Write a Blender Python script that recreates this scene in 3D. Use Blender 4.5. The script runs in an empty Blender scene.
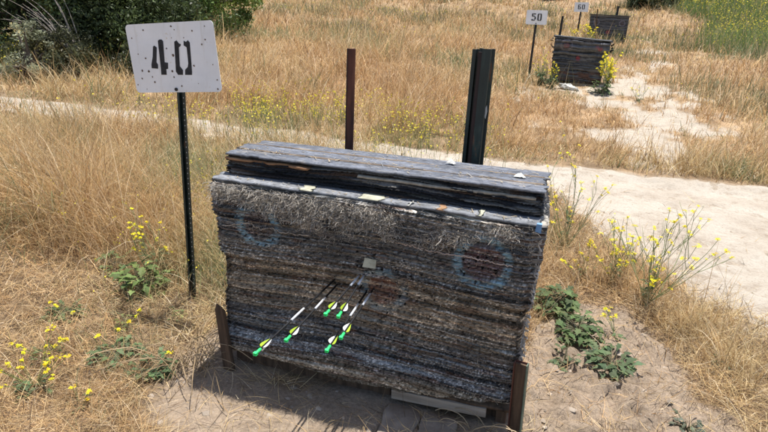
import bpy, bmesh, math, random
import numpy as np
from mathutils import Vector, Matrix

random.seed(7)
rng = np.random.default_rng(11)
S = bpy.context.scene
COL = S.collection
R = math.radians

# ------------------------------------------------------------------ camera
CAM_H = 1.47
pitch, roll, yaw = R(20.5), R(2.7), R(16.4)
fw = np.array([-math.sin(yaw)*math.cos(pitch), math.cos(yaw)*math.cos(pitch), -math.sin(pitch)])
r0 = np.array([math.cos(yaw), math.sin(yaw), 0.0]); u0 = np.cross(r0, fw)
rt = math.cos(roll)*r0 + math.sin(roll)*u0
up = -math.sin(roll)*r0 + math.cos(roll)*u0
cam_d = bpy.data.cameras.new('camera'); cam = bpy.data.objects.new('camera', cam_d); COL.objects.link(cam)
cam.matrix_world = Matrix(((rt[0], up[0], -fw[0], 0), (rt[1], up[1], -fw[1], 0), (rt[2], up[2], -fw[2], CAM_H), (0, 0, 0, 1)))
cam_d.sensor_width = 36; cam_d.lens = 560/768*36; cam_d.clip_start = 0.05; cam_d.clip_end = 600
S.camera = cam

# ------------------------------------------------------------------ light
sun_vec = Vector((0.06, 0.20, 1.0)).normalized()
elev = math.asin(sun_vec.z); azim = math.atan2(sun_vec.x, sun_vec.y)
W = bpy.data.worlds.new('World'); S.world = W; W.use_nodes = True
nt = W.node_tree; bg = nt.nodes['Background']
sky = nt.nodes.new('ShaderNodeTexSky'); sky.sky_type = 'NISHITA'; sky.sun_disc = False
sky.sun_elevation = elev; sky.sun_rotation = azim; sky.air_density = 1.0; sky.dust_density = 1.5
nt.links.new(sky.outputs[0], bg.inputs[0]); bg.inputs[1].default_value = 0.12
sl = bpy.data.lights.new('sun', 'SUN'); sl.energy = 5.0; sl.angle = R(0.53); sl.color = (1.0, 0.96, 0.90)
so = bpy.data.objects.new('sun', sl); COL.objects.link(so)
so.rotation_euler = sun_vec.to_track_quat('Z', 'Y').to_euler(); so.location = (2, 4, 20)
S.view_settings.view_transform = 'Standard'; S.view_settings.look = 'None'
S.view_settings.exposure = 0.6; S.view_settings.gamma = 1; S.view_settings.use_curve_mapping = False
S.render.engine = 'CYCLES'
S.cycles.max_bounces = 6; S.cycles.diffuse_bounces = 3; S.cycles.transmission_bounces = 4; S.cycles.transparent_max_bounces = 6

# ------------------------------------------------------------------ numeric helpers
def hsh(i, j, s):
    i = np.asarray(i, np.int64); j = np.asarray(j, np.int64)
    h = (i*374761393 + j*668265263 + s*1442695041) & 0xffffffff
    h = ((h ^ (h >> 13))*1274126177) & 0xffffffff
    h = ((h ^ (h >> 16))*2246822519) & 0xffffffff
    return ((h ^ (h >> 15)) & 0xffffff)/float(0xffffff)
def vn(x, y, s=0):
    x = np.asarray(x, float); y = np.asarray(y, float)*np.ones_like(x)
    xi = np.floor(x); yi = np.floor(y); fx = x-xi; fy = y-yi
    fx = fx*fx*(3-2*fx); fy = fy*fy*(3-2*fy)
    a = hsh(xi, yi, s); b = hsh(xi+1, yi, s); c = hsh(xi, yi+1, s); d = hsh(xi+1, yi+1, s)
    return (a*(1-fx)+b*fx)*(1-fy) + (c*(1-fx)+d*fx)*fy
def fbm(x, y, s=0, o=4):
    t = 0; a = .5; n = 0
    for k in range(o):
        t = t + a*vn(np.asarray(x)*2**k, np.asarray(y)*2**k, s+k*17); n += a; a *= .5
    return t/n
def sstep(a, b, x):
    t = np.clip((np.asarray(x, float)-a)/(b-a), 0, 1); return t*t*(3-2*t)

# signed "how far inside the sandy path", in metres
def path_sd(x, y):
    x = np.asarray(x, float); y = np.asarray(y, float)
    far = np.interp(x, [-30, -7, -3.4, -.6, .0, 2, 6, 20], [6.5, 6.2, 6.1, 5.90, 5.88, 6.06, 6.5, 8.0])
    near = np.interp(x, [-30, -7, -3.4, -1.2, .0, .15, .4, .67, .93, 1.18, 1.6, 2.4, 6], [5.75, 5.5, 5.35, 5.2, 5.15, 4.75, 4.2, 3.68, 3.2, 2.88, 2.25, 1.2, -2])
    slope = np.where((x > 0) & (y < 5.1), .5, 1.0)
    return np.minimum(far-y, (y-near)*slope) + (fbm(x*2.3, y*2.3, 5)-.5)*.32 + (fbm(x*11, y*11, 6, 2)-.5)*.10
def trail_m(x, y):
    cx = np.interp(y, [5.8, 7, 8.6, 10, 12, 14, 18, 24], [1.2, 1.2, 1.2, .95, 1.5, 2.0, 2.4, 3.0])
    w = np.interp(y, [6, 7.2, 8.4, 10, 12, 14, 20], [.3, .9, 1.3, 1.25, .8, .5, .3])
    m = .62-np.abs(x-cx)/w + (fbm(x*1.7, y*1.7, 31)-.5)*3.6+(fbm(x*7, y*7, 32)-.5)*1.4
    return sstep(.05, .5, m)*sstep(5.9, 6.6, y)*sstep(26, 16, y)
def dirt_m(x, y):
    a = np.exp(-(((x-.42)/.33)**2+((y-2.55)/.42)**2)**1.0)*1.3
    b = np.exp(-(((x+.55)/.62)**2+((y-1.5)/.36)**2))*2.0
    c = np.exp(-(((x+1.25)/.18)**2+((y-1.95)/.35)**2))*.8
    d = np.exp(-(((x-.15)/.18)**2+((y-2.1)/.5)**2))*.8
    e = np.exp(-(((x-.50)/.38)**2+((y-2.0)/.35)**2))*1.3
    return np.clip((a+b+c+d+e)*(.1+1.7*fbm(x*4, y*4, 41, 5))-.12, 0, 1)

def G(x, y):
    x = np.asarray(x, float); y = np.asarray(y, float)
    z = np.interp(y, [-200, 6.3, 8.5, 10.9, 14, 20, 26, 34, 60, 120, 300], [0, 0, .10, .33, .50, .74, 1.25, 2.3, 6.4, 16, 30])
    z = z + .06*sstep(6, 12, y)*np.clip(x-3, 0, 40)*.6
    z = z + .015*np.clip(-x-6, 0, 30)*sstep(5, 12, y)
    z = z + (fbm(x*.25, y*.25, 3)-.5)*1.1*sstep(9, 30, y) + (fbm(x*.9, y*.9, 4)-.5)*.18*sstep(6, 10, y)
    dm = dirt_m(x, y)
    z = z + (fbm(x*3.1, y*3.1, 8)-.5)*.05*sstep(.2, 1, np.abs(y-1.8)+np.abs(x+.6)*.5)
    clod = np.abs(fbm(x*14, y*14, 9, 3)-.5)
    z = z + ((clod*.07-.008)+sstep(.52, .60, fbm(x*21, y*21, 13, 2))*.012)*np.clip(dm*1.2, 0, 1)*np.where(x > .03, 1.7, .22) + (fbm(x*34, y*34, 10, 2)-.5)*.006
    z = z - .05*sstep(0, .35, path_sd(x, y))
    return z
def g(x, y): return float(G(np.array([x]), np.array([y]))[0])

# ------------------------------------------------------------------ mesh helpers
def mesh_np(name, V, F4, mat, parent=None, colors=None, smooth=False, F3=None):
    me = bpy.data.meshes.new(name)
    V = np.asarray(V, np.float32); F4 = np.asarray(F4, np.int32).reshape(-1, 4)
    n3 = 0 if F3 is None else len(F3)
    me.vertices.add(len(V)); me.vertices.foreach_set('co', V.ravel())
    loops = F4.ravel()
    if n3: loops = np.concatenate([loops, np.asarray(F3, np.int32).ravel()])
    me.loops.add(len(loops)); me.loops.foreach_set('vertex_index', loops)
    me.polygons.add(len(F4)+n3)
    ls = np.arange(len(F4))*4
    if n3: ls = np.concatenate([ls, len(F4)*4+np.arange(n3)*3])
    me.polygons.foreach_set('loop_start', ls.astype(np.int32))
    if smooth: me.polygons.foreach_set('use_smooth', np.ones(len(F4)+n3, bool))
    me.update(calc_edges=True)
    if colors is not None:
        ca = me.color_attributes.new('Col', 'FLOAT_COLOR', 'POINT')
        c4 = np.ones((len(V), 4), np.float32); c4[:, :colors.shape[1]] = colors
        ca.data.foreach_set('color', c4.ravel())
    me.materials.append(mat)
    o = bpy.data.objects.new(name, me); COL.objects.link(o)
    if parent is not None: o.parent = parent
    return o
def tag(o, label=None, cat=None, group=None, kind=None):
    if label: o['label'] = label
    if cat: o['category'] = cat
    if group: o['group'] = group
    if kind: o['kind'] = kind
    return o
def empty(name, loc, label, cat, group=None, rz=0):
    o = bpy.data.objects.new(name, None); COL.objects.link(o); o.location = loc; o.rotation_euler = (0, 0, rz)
    o.empty_display_size = .1
    return tag(o, label, cat, group)
class MB:
    """collects geometry (with per-vertex colour) into one mesh"""
    def __init__(s): s.v = []; s.f = []; s.c = []
    def add(s, vs, fs, c=(1, 1, 1)):
        b = len(s.v); s.v += [tuple(v) for v in vs]; s.f += [tuple(b+i for i in f) for f in fs]
        s.c += [tuple(c)]*len(vs)
    def box(s, x0, x1, y0, y1, z0, z1, c=(1, 1, 1), M=None):
        vs = [Vector((x, y, z)) for z in (z0, z1) for y in (y0, y1) for x in (x0, x1)]
        if M: vs = [M @ v for v in vs]
        s.add(vs, [(0, 2, 3, 1), (4, 5, 7, 6), (0, 1, 5, 4), (2, 6, 7, 3), (0, 4, 6, 2), (1, 3, 7, 5)], c)
    def tube(s, pts, rad, n=6, c=(1, 1, 1), cap=True):
        pts = [Vector(p) for p in pts]; rad = rad if hasattr(rad, '__len__') else [rad]*len(pts)
        vs = []; fs = []
        for i, p in enumerate(pts):
            t = (pts[min(i+1, len(pts)-1)]-pts[max(i-1, 0)])
            t = t.normalized() if t.length > 1e-9 else Vector((0, 0, 1))
            a = t.cross(Vector((0.13, .21, .97))) if abs(t.z) < .95 else t.cross(Vector((1, 0, 0)))
            a.normalize(); b = t.cross(a)
            for k in range(n):
                th = 2*math.pi*k/n; vs.append(p+(a*math.cos(th)+b*math.sin(th))*rad[i])
        for i in range(len(pts)-1):
            for k in range(n):
                fs.append((i*n+k, i*n+(k+1) % n, (i+1)*n+(k+1) % n, (i+1)*n+k))
        if cap: fs += [tuple(range(n))[::-1], tuple((len(pts)-1)*n+k for k in range(n))]
        s.add(vs, fs, c)
    def prism(s, poly, y0, y1, c=(1, 1, 1), M=None):
        n = len(poly); vs = [Vector((p[0], y0, p[1])) for p in poly]+[Vector((p[0], y1, p[1])) for p in poly]
        if M: vs = [M @ v for v in vs]
        s.add(vs, [tuple(range(n)), tuple(range(2*n-1, n-1, -1))]+[(i, i+n, (i+1) % n+n, (i+1) % n) for i in range(n)], c)
    def build(s, name, mat, parent=None, smooth=False, bevel=0):
        me = bpy.data.meshes.new(name); me.from_pydata(s.v, [], s.f)
        ca = me.color_attributes.new('Col', 'FLOAT_COLOR', 'POINT')
        c4 = np.ones((len(s.v), 4), np.float32)
        if len(s.v): c4[:, :3] = np.array(s.c)
        ca.data.foreach_set('color', c4.ravel())
        me.validate(); me.update()
        bm = bmesh.new(); bm.from_mesh(me); bmesh.ops.recalc_face_normals(bm, faces=bm.faces); bm.to_mesh(me); bm.free()
        if smooth: me.polygons.foreach_set('use_smooth', np.ones(len(me.polygons), bool))
        me.materials.append(mat)
        o = bpy.data.objects.new(name, me); COL.objects.link(o)
        if parent is not None: o.parent = parent
        if bevel:
            b = o.modifiers.new('bevel', 'BEVEL'); b.width = bevel; b.segments = 2; b.limit_method = 'ANGLE'
        return o

# ------------------------------------------------------------------ materials
def newmat(name):
    m = bpy.data.materials.new(name); m.use_nodes = True; nt = m.node_tree
    return m, nt, nt.nodes['Principled BSDF']
def N(nt, t, **k):
    n = nt.nodes.new(t)
    for a, b in k.items(): setattr(n, a, b)
    return n
def noise_node(nt, scale, detail=4, stretch=None, coord='Object', rough=.6):
    tc = N(nt, 'ShaderNodeTexCoord'); no = N(nt, 'ShaderNodeTexNoise')
    no.inputs['Scale'].default_value = scale; no.inputs['Detail'].default_value = detail; no.inputs['Roughness'].default_value = rough
    if stretch:
        mp = N(nt, 'ShaderNodeMapping'); mp.inputs['Scale'].default_value = stretch
        nt.links.new(tc.outputs[coord], mp.inputs[0]); nt.links.new(mp.outputs[0], no.inputs['Vector'])
    else: nt.links.new(tc.outputs[coord], no.inputs['Vector'])
    return no
def ramp(nt, src, stops):
    r = N(nt, 'ShaderNodeValToRGB'); e = r.color_ramp.elements
    while len(e) < len(stops): e.new(.5)
    for k, (p, c) in enumerate(stops): e[k].position = p; e[k].color = (*c, 1)
    nt.links.new(src, r.inputs[0]); return r
def mix(nt, a, b, f, mode='MIX'):
    m = N(nt, 'ShaderNodeMix', data_type='RGBA', blend_type=mode)
    for s, i in ((f, 0), (a, 6), (b, 7)):
        if hasattr(s, 'links'): nt.links.new(s, m.inputs[i])
        elif i == 0: m.inputs[0].default_value = s
        else: m.inputs[i].default_value = (*s, 1)
    return m.outputs[2]
def bump(nt, bs, src, strength, dist):
    b = N(nt, 'ShaderNodeBump'); b.inputs['Strength'].default_value = strength; b.inputs['Distance'].default_value = dist
    nt.links.new(src, b.inputs['Height']); nt.links.new(b.outputs[0], bs.inputs['Normal'])
def spotted(name, stops, scale=6, rough=.85, spec=.3, b=(.4, .004), stretch=None, metal=0, detail=6):
    m, nt, bs = newmat(name); no = noise_node(nt, scale, detail, stretch)
    r = ramp(nt, no.outputs[0], stops); nt.links.new(r.outputs[0], bs.inputs['Base Color'])
    bs.inputs['Roughness'].default_value = rough; bs.inputs['Specular IOR Level'].default_value = spec; bs.inputs['Metallic'].default_value = metal
    if b: bump(nt, bs, no.outputs[0], *b)
    return m
def leafmat(name, transl=.35, rough=.6, spec=.2, vary=.25):
    """vertex-coloured thin foliage: diffuse + translucent"""
    m, nt, bs = newmat(name)
    at = N(nt, 'ShaderNodeAttribute', attribute_name='Col')
    no = noise_node(nt, 9, 2)
    v = ramp(nt, no.outputs[0], [(.3, (1-vary,)*3), (.7, (1+vary,)*3)])
    c = mix(nt, at.outputs['Color'], v.outputs[0], 1.0, 'MULTIPLY')
    nt.links.new(c, bs.inputs['Base Color']); bs.inputs['Roughness'].default_value = rough
    bs.inputs['Specular IOR Level'].default_value = spec
    tr = N(nt, 'ShaderNodeBsdfTranslucent'); nt.links.new(c, tr.inputs[0])
    mx = N(nt, 'ShaderNodeMixShader'); mx.inputs[0].default_value = transl
    nt.links.new(bs.outputs[0], mx.inputs[1]); nt.links.new(tr.outputs[0], mx.inputs[2])
    nt.links.new(mx.outputs[0], nt.nodes['Material Output'].inputs['Surface'])
    return m
def colmat(name, rough=.9, spec=.2, fine=None, amt=.3, bmp=None):
    m, nt, bs = newmat(name); at = N(nt, 'ShaderNodeAttribute', attribute_name='Col'); c = at.outputs['Color']
    if fine:
        no = noise_node(nt, fine[0], 5, fine[1], rough=.7)
        v = ramp(nt, no.outputs[0], [(.3, (1-amt,)*3), (.72, (1+amt,)*3)])
        c = mix(nt, c, v.outputs[0], 1.0, 'MULTIPLY')
        if bmp: bump(nt, bs, no.outputs[0], *bmp)
    nt.links.new(c, bs.inputs['Base Color']); bs.inputs['Roughness'].default_value = rough; bs.inputs['Specular IOR Level'].default_value = spec
    return m

M_grass = leafmat('dry_grass', .38, .55, .25)
M_leaf = leafmat('green_leaf', .28, .6, .18)
M_shrub = leafmat('shrub_leaf', .32, .5, .3, .35)
M_petal = leafmat('petal', .3, .6, .1, .1)
M_stem = leafmat('stem', .1, .6, .2)
M_bark = spotted('bark', [(.3, (.06, .045, .035)), (.7, (.16, .13, .10))], 12, stretch=(3, 3, .6))

def ground_mat():
    m, nt, bs = newmat('ground_soil'); at = N(nt, 'ShaderNodeAttribute', attribute_name='Col')
    n1 = noise_node(nt, 60, 5, rough=.75); n2 = noise_node(nt, 7, 6); n3 = noise_node(nt, 45, 4, (1, .12, 1)); n4 = noise_node(nt, 45, 4, (.12, 1, 1))
    v = ramp(nt, n1.outputs[0], [(.28, (.62,)*3), (.5, (1.0,)*3), (.75, (1.32,)*3)])
    v2 = ramp(nt, n2.outputs[0], [(.3, (.82, .80, .78)), (.7, (1.15, 1.14, 1.12))])
    c = mix(nt, at.outputs['Color'], v.outputs[0], 1, 'MULTIPLY'); c = mix(nt, c, v2.outputs[0], 1, 'MULTIPLY')
    nt.links.new(c, bs.inputs['Base Color']); bs.inputs['Roughness'].default_value = 1; bs.inputs['Specular IOR Level'].default_value = .1
    bump(nt, bs, n1.outputs[0], .9, .012)
    return m
M_ground = ground_mat()
def path_mat():
    m, nt, bs = newmat('sandy_path'); n1 = noise_node(nt, 55, 6, rough=.75); n2 = noise_node(nt, 1.6, 8, (1, 1.1, 1), rough=.7); n3 = noise_node(nt, 8, 8, (1, 1, 1), rough=.8)
    c = ramp(nt, n2.outputs[0], [(.3, (.35, .29, .225)), (.5, (.435, .38, .31)), (.72, (.51, .46, .39))]).outputs[0]
    v = ramp(nt, n1.outputs[0], [(.25, (.72,)*3), (.5, (1,)*3), (.8, (1.15,)*3)])
    v3 = ramp(nt, n3.outputs[0], [(.36, (.78, .74, .70)), (.47, (1,)*3)])
    c = mix(nt, c, v.outputs[0], 1, 'MULTIPLY'); c = mix(nt, c, v3.outputs[0], 1, 'MULTIPLY')
    nt.links.new(c, bs.inputs['Base Color']); bs.inputs['Roughness'].default_value = 1; bs.inputs['Specular IOR Level'].default_value = .1
    ad = N(nt, 'ShaderNodeMath', operation='ADD'); nt.links.new(n1.outputs[0], ad.inputs[0]); nt.links.new(n3.outputs[0], ad.inputs[1])
    bump(nt, bs, ad.outputs[0], .8, .016)
    return m
M_path = path_mat()

# ------------------------------------------------------------------ ground sheet
def axis(spec):
    out = [spec[0][0]]
    for a, b, st in spec:
        n = max(1, int(round((b-a)/st))); out += list(a+(b-a)*(np.arange(n)+1)/n)
    return np.array(out)
def grid_mesh(name, X, Y, zf, cf, mat):
    XX, YY = np.meshgrid(X, Y); Z = zf(XX, YY)
    V = np.stack([XX, YY, Z], -1).reshape(-1, 3); nx, ny = len(X), len(Y)
    i = np.arange(nx-1)[None, :]+np.arange(ny-1)[:, None]*nx
    F = np.stack([i, i+1, i+1+nx, i+nx], -1).reshape(-1, 4)
    c = cf(XX, YY).reshape(-1, 3) if cf else None
    return V, F, c
def ground_col(x, y):
    straw = np.array([.27, .19, .115]); dirt = np.array([.29, .228, .170]); sand = np.array([.40, .35, .285]); dark = np.array([.12, .085, .055])
    n = fbm(x*3, y*3, 51)[..., None]
    c = straw*(.6+.8*n); c = c*(1+.35*sstep(6, 8, y))[..., None]
    m = sstep(.35, .65, fbm(x*7, y*7, 52))[..., None]; c = c*(1-m*.5)+dark*m*.5
    d = sstep(.25, .6, dirt_m(x, y))[..., None]; c = c*(1-d)+dirt*(.85+.3*n)*d
    t = trail_m(x, y)[..., None]; c = c*(1-t)+sand*t
    p = sstep(-.12, .05, path_sd(x, y))[..., None]; c = c*(1-p*.8)+sand*.9*p*.8
    return c
gx = axis([(-300, -60, 20), (-60, -20, 2), (-20, -6, .4), (-6, -2.6, .08), (-2.6, 1.6, .016), (1.6, 5, .06), (5, 20, .4), (20, 60, 2), (60, 300, 20)])
gy = axis([(-200, -20, 20), (-20, 0, 1), (0, 1.1, .1), (1.1, 3.6, .016), (3.6, 7, .04), (7, 13, .12), (13, 40, .5), (40, 80, 2), (80, 320, 20)])
V, F, c = grid_mesh('ground', gx, gy, G, ground_col, M_ground)
tag(mesh_np('ground', V, F, M_ground, None, c, True), kind='structure')
# sandy path: own sheet whose rim dips under the ground so the edge is ragged
px = axis([(-22, -6, .3), (-6, -2, .08), (-2, 4, .022), (4, 12, .15)]); py = axis([(-1, 2, .1), (2, 6.4, .022), (6.4, 9, .1)])
_fp = [(rng.uniform(-1, 5), rng.uniform(4.2, 6.2), rng.uniform(-.5, .5)+1.57*(k_ % 3 > 0)) for k_ in range(70)]+[(rng.uniform(.9, 3), rng.uniform(2.6, 5), rng.uniform(0, 3.1)) for k_ in range(60)]
def path_z(x, y):
    z = G(x, y)+.03*np.clip(path_sd(x, y)*4, -1, .28)
    for fx_, fy_, fa in _fp:
        u = (x-fx_)*math.cos(fa)+(y-fy_)*math.sin(fa); v = -(x-fx_)*math.sin(fa)+(y-fy_)*math.cos(fa)
        e = (u/.13)**2+(v/.05)**2; z = z-.009*np.exp(-e*e)+.004*np.exp(-(np.sqrt(e)-1.35)**2*8)
    return z+(fbm(x*7, y*7, 15, 3)-.5)*.012+(fbm(x*16, y*22, 16, 2)-.5)*.007
V, F, c = grid_mesh('path', px, py, path_z, None, M_path)
sd = path_sd(V[:, 0], V[:, 1]); F = F[(sd[F] > -.2).any(1)]
u, inv = np.unique(F, return_inverse=True)
tag(mesh_np('path', V[u], inv.reshape(-1, 4), M_path, None, None, True), kind='structure')

# ------------------------------------------------------------------ grass
def blades(P, h, w, lean, curl, az, col, nseg=4, base_dark=1.0, seed=0):
    """P (n,3) roots; each blade starts up and bends over towards azimuth az"""
    n = len(P); k = nseg+1
    t = np.linspace(0, 1, k)[None, :]
    ang = lean[:, None] + curl[:, None]*t            # angle from vertical along the blade
    ds = (h/nseg)[:, None]
    dz = np.cos(ang)*ds; dh = np.sin(ang)*ds
    z = np.concatenate([np.zeros((n, 1)), np.cumsum(dz[:, :-1], 1)], 1); hh = np.concatenate([np.zeros((n, 1)), np.cumsum(dh[:, :-1], 1)], 1)
    wob = rng.normal(0, .35, (n, 1))*t*t*h[:, None]*.35
    ca, sa = np.cos(az)[:, None], np.sin(az)[:, None]
    cx = P[:, :1]+hh*ca-wob*sa; cy = P[:, 1:2]+hh*sa+wob*ca; cz = P[:, 2:3]+z
    tw = rng.uniform(0, math.pi, (n, 1)); wx = np.cos(tw); wy = np.sin(tw)
    ww = w[:, None]*(1-t*.8)*.5
    A = np.stack([cx-wx*ww, cy-wy*ww, cz], -1); B = np.stack([cx+wx*ww, cy+wy*ww, cz], -1)
    V = np.stack([A, B], 2).reshape(-1, 3)
    b = (np.arange(n)*2*k)[:, None]+np.arange(nseg)[None, :]*2
    F = np.stack([b, b+1, b+3, b+2], -1).reshape(-1, 4)
    C = np.repeat(col, 2*k, 0)
    return V, F, C
def sector(n, r0_, r1_, a0, a1, power=0):
    """log-uniform in distance from the viewpoint's foot"""
    r = r0_*(r1_/r0_)**rng.random(n); a = rng.uniform(a0, a1, n)+yaw+math.pi/2
    return r*np.cos(a), r*np.sin(a), r
PAL = np.array([[.62, .46, .225], [.72, .575, .32], [.42, .28, .135], [.56, .385, .19], [.82, .71, .49], [.20, .13, .075]])
def straw_col(x, y, n):
    k = rng.choice(len(PAL), n, p=[.26, .20, .20, .17, .11, .06]); c = PAL[k]*rng.uniform(.8, 1.15, (n, 1))
    pink = sstep(.4, .6, fbm(x*.7+9, y*.7, 61))[:, None]
    c = c*(1-pink*.4)+c*np.array([.88, .70, .62])*pink*.4
    red = sstep(6, 9, y)[:, None]*.5
    c = c*(1-red)+c*np.array([1.0, .94, .95])*red
    return c
def bale_clear(x, y, m=.0):
    return ~((x > -1.3-m) & (x < .08+m) & (y > .9) & (y < 2.14+m))

def grass_field(name, n, r0_, r1_, label, nseg):
    x, y, r = sector(n, r0_, r1_, R(-48), R(48))
    ps = path_sd(x, y); tm = trail_m(x, y); dm = dirt_m(x, y)
    left = sstep(-1.2, -1.5, x)*sstep(2.0, 2.7, y)              # tall field on the left
    beyond = sstep(6.0, 6.3, y)
    behind = sstep(2.2, 2.5, y)*((x < .1) & (x > -1.5))*.6
    right = ((x > 0) & (y < 5.2))*sstep(.1, .45, fbm(x*3.2, y*3.2, 71)-.28)*.75
    dens = np.maximum.reduce([left, beyond, behind, right, .12+0*x])
    edge = np.maximum(sstep(.06, -.16, ps), np.where(x < -1.3, .30*sstep(-1.3, -2.6, x)+.25*sstep(-5.2, -6.5, x), 0))
    dens = dens*edge*(1-tm*.93)*(1-np.clip(dm*1.3, 0, 1))
    dens *= np.clip(-.15+2.1*fbm(x*2.2, y*2.2, 72), .10, 1)
    dens = np.where((y < 6.2) & (ps > -.1) & (x < -1), dens*.5, dens)
    keep = (rng.random(n) < dens) & bale_clear(x, y)
    fr_ = np.where((((x > -.35) & (x < .9) & (y > 9.6) & (y < 11.3)) | ((x > .55) & (x < 1.9) & (y > 18.3) & (y < 20.5))), .3, 1)
    x, y, r, left, ps, dm = x[keep], y[keep], r[keep], left[keep], ps[keep], dm[keep]; n = len(x)
    hn = .55*fbm(x*1.1, y*1.1, 73)+.45*fbm(x*4.5, y*4.5, 77, 2); h0 = np.where(left > .5, .34, np.where(y > 6, .285, .16))
    h0 = np.where((x < -1.1) & (left <= .5), .12, h0)
    h0 = np.where(left > 0, .12+.24*left, h0)
    h0 = h0*np.clip(1+ (ps+.0)*.0, 0, 1)
    nb_ = np.clip(1.35-np.abs(x-np.interp(y, [5.8, 8.6, 10, 14, 24], [1.2, 1.2, .95, 2, 3]))/1.5, 0, 1)*sstep(6, 7, y)*sstep(24, 14, y)
    lowl = np.where((x < -1.6) & (y > 3.2) & (y < 6.6), 1-.30*sstep(3.3, 4.9, y), 1)
    h = h0*(1-.5*nb_)*lowl*np.clip(-.75+3.5*hn, .10, 2.1)*rng.uniform(.45, 1.35, n)*np.where(y > 6, sstep(.1, -.6, ps)*.6+.4, 1)
    h = h*fr_[keep]
    la = 6.283*fbm(x*.45, y*.45, 74)*1.6+6.283*(fbm(x*2.2, y*2.2, 75)-.5)*1.2
    az = la+rng.normal(0, 1.5, n)
    lean = np.abs(rng.normal(.25, .45, n)); curl = np.abs(rng.normal(1.0, .9, n)); tall = rng.random(n) < .03; h[tall] *= 1.5; curl[tall] *= .4; lean[tall] *= .5
    w = .00095*r*rng.uniform(.5, 1.1, n)*np.where(rng.random(n) < .22, 1.9, 1)
    c = straw_col(x, y, n)
    gsp = sstep(.60, .72, fbm(x*.42+3, y*.42, 81))*(y > 7)*.75 + sstep(.60, .72, fbm(x*1.1, y*1.1, 82))*.40+sstep(.56, .70, fbm(x*2.3, y*2.3, 83))*.5*(y < 7)*(x < -1)+sstep(-.5, -.15, ps)*.25*(y > 5.9)*(x < 1)
    isg = rng.random(n) < gsp
    c[isg] = np.array([.20, .23, .11])*rng.uniform(.7, 1.3, (isg.sum(), 1))
    V, F, C = blades(np.stack([x, y, G(x, y)-.005], -1), h, w, lean, curl, az, c, nseg)
    tip = V.reshape(n, -1, 3)[:, -2:].mean(1); pre = V.reshape(n, -1, 3)[:, -4:-2].mean(1)
    hd = np.where((tall & (rng.random(n) < .5)) & (h > .12) & (r < 9))[0]; m_ = 5
    k = rng.random((len(hd), m_, 1)); Pp = tip[hd][:, None]*(1-k)+pre[hd][:, None]*k
    rr_ = (r[hd]*.0010+.0018)[:, None, None]; dd_ = rng.normal(0, 1, (len(hd), m_, 3))+np.array([0, 0, -.6]); dd_ /= np.linalg.norm(dd_, axis=-1, keepdims=True)
    s1 = np.cross(dd_, rng.normal(0, 1, dd_.shape)); s1 /= np.linalg.norm(s1, axis=-1, keepdims=True)
    Le = rr_*rng.uniform(1.6, 3.6, (len(hd), m_, 1)); Wd = rr_*.42
    Q = np.stack([Pp, Pp+dd_*Le*.45+s1*Wd, Pp+dd_*Le, Pp+dd_*Le*.45-s1*Wd], 2).reshape(-1, 3)
    FQ = np.arange(len(Q)).reshape(-1, 4)+len(V); CQ = np.repeat(np.array([.62, .48, .27])*rng.uniform(.6, 1.1, (len(hd)*m_, 1)), 4, 0)
    V = np.concatenate([V, Q]); F = np.concatenate([F, FQ]); C = np.concatenate([C, CQ])
    return tag(mesh_np(name, V, F, M_grass, None, C), label, 'grass', None, 'stuff')
grass_field('dry_grass', 260000, 1.5, 7.0, 'golden dry wild grass standing around the big target and left of it', 5)
grass_field('hillside_grass', 330000, 6.0, 75, 'matted tan dry grass covering the slope beyond the sandy path', 4)

def litter(name, n, label):
    x, y, r = sector(n, 1.3, 5.5, R(-48), R(48))
    ps = path_sd(x, y); dm = dirt_m(x, y)
    dens = (sstep(.10, -.05, ps)+.07*sstep(.5, .1, ps)+.012)*(1-np.where(x > .05, .88, .93)*sstep(.15, .6, dm))*np.clip(-.1+1.9*fbm(x*5, y*5, 91), 0, 1)
    keep = (rng.random(n) < dens) & ~((x > -1.2) & (x < .0) & (y > 1.74) & (y < 2.1))
    x, y, r = x[keep], y[keep], r[keep]; n = len(x)
    L = rng.uniform(.025, .17, n); az = rng.uniform(0, 6.283, n)
    lean = rng.normal(1.25, .28, n); curl = rng.normal(.35, .4, n)
    w = .0011*r*rng.uniform(.5, 1.5, n)
    c = straw_col(x, y, n)*rng.uniform(.7, 1.15, (n, 1))
    dk = rng.random(n) < .16; c[dk] = np.array([.11, .075, .05])
    V, F, C = blades(np.stack([x, y, G(x, y)+rng.uniform(0, .025, n)], -1), L, w, lean, curl, az, c, 3)
    V[:, 2] = np.maximum(V[:, 2], G(V[:, 0], V[:, 1])+.002)
    return tag(mesh_np(name, V, F, M_grass, None, C), label, 'straw', None, 'stuff')
litter('straw_litter', 150000, 'broken dry straw lying flat on the soil around the big target')

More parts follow.
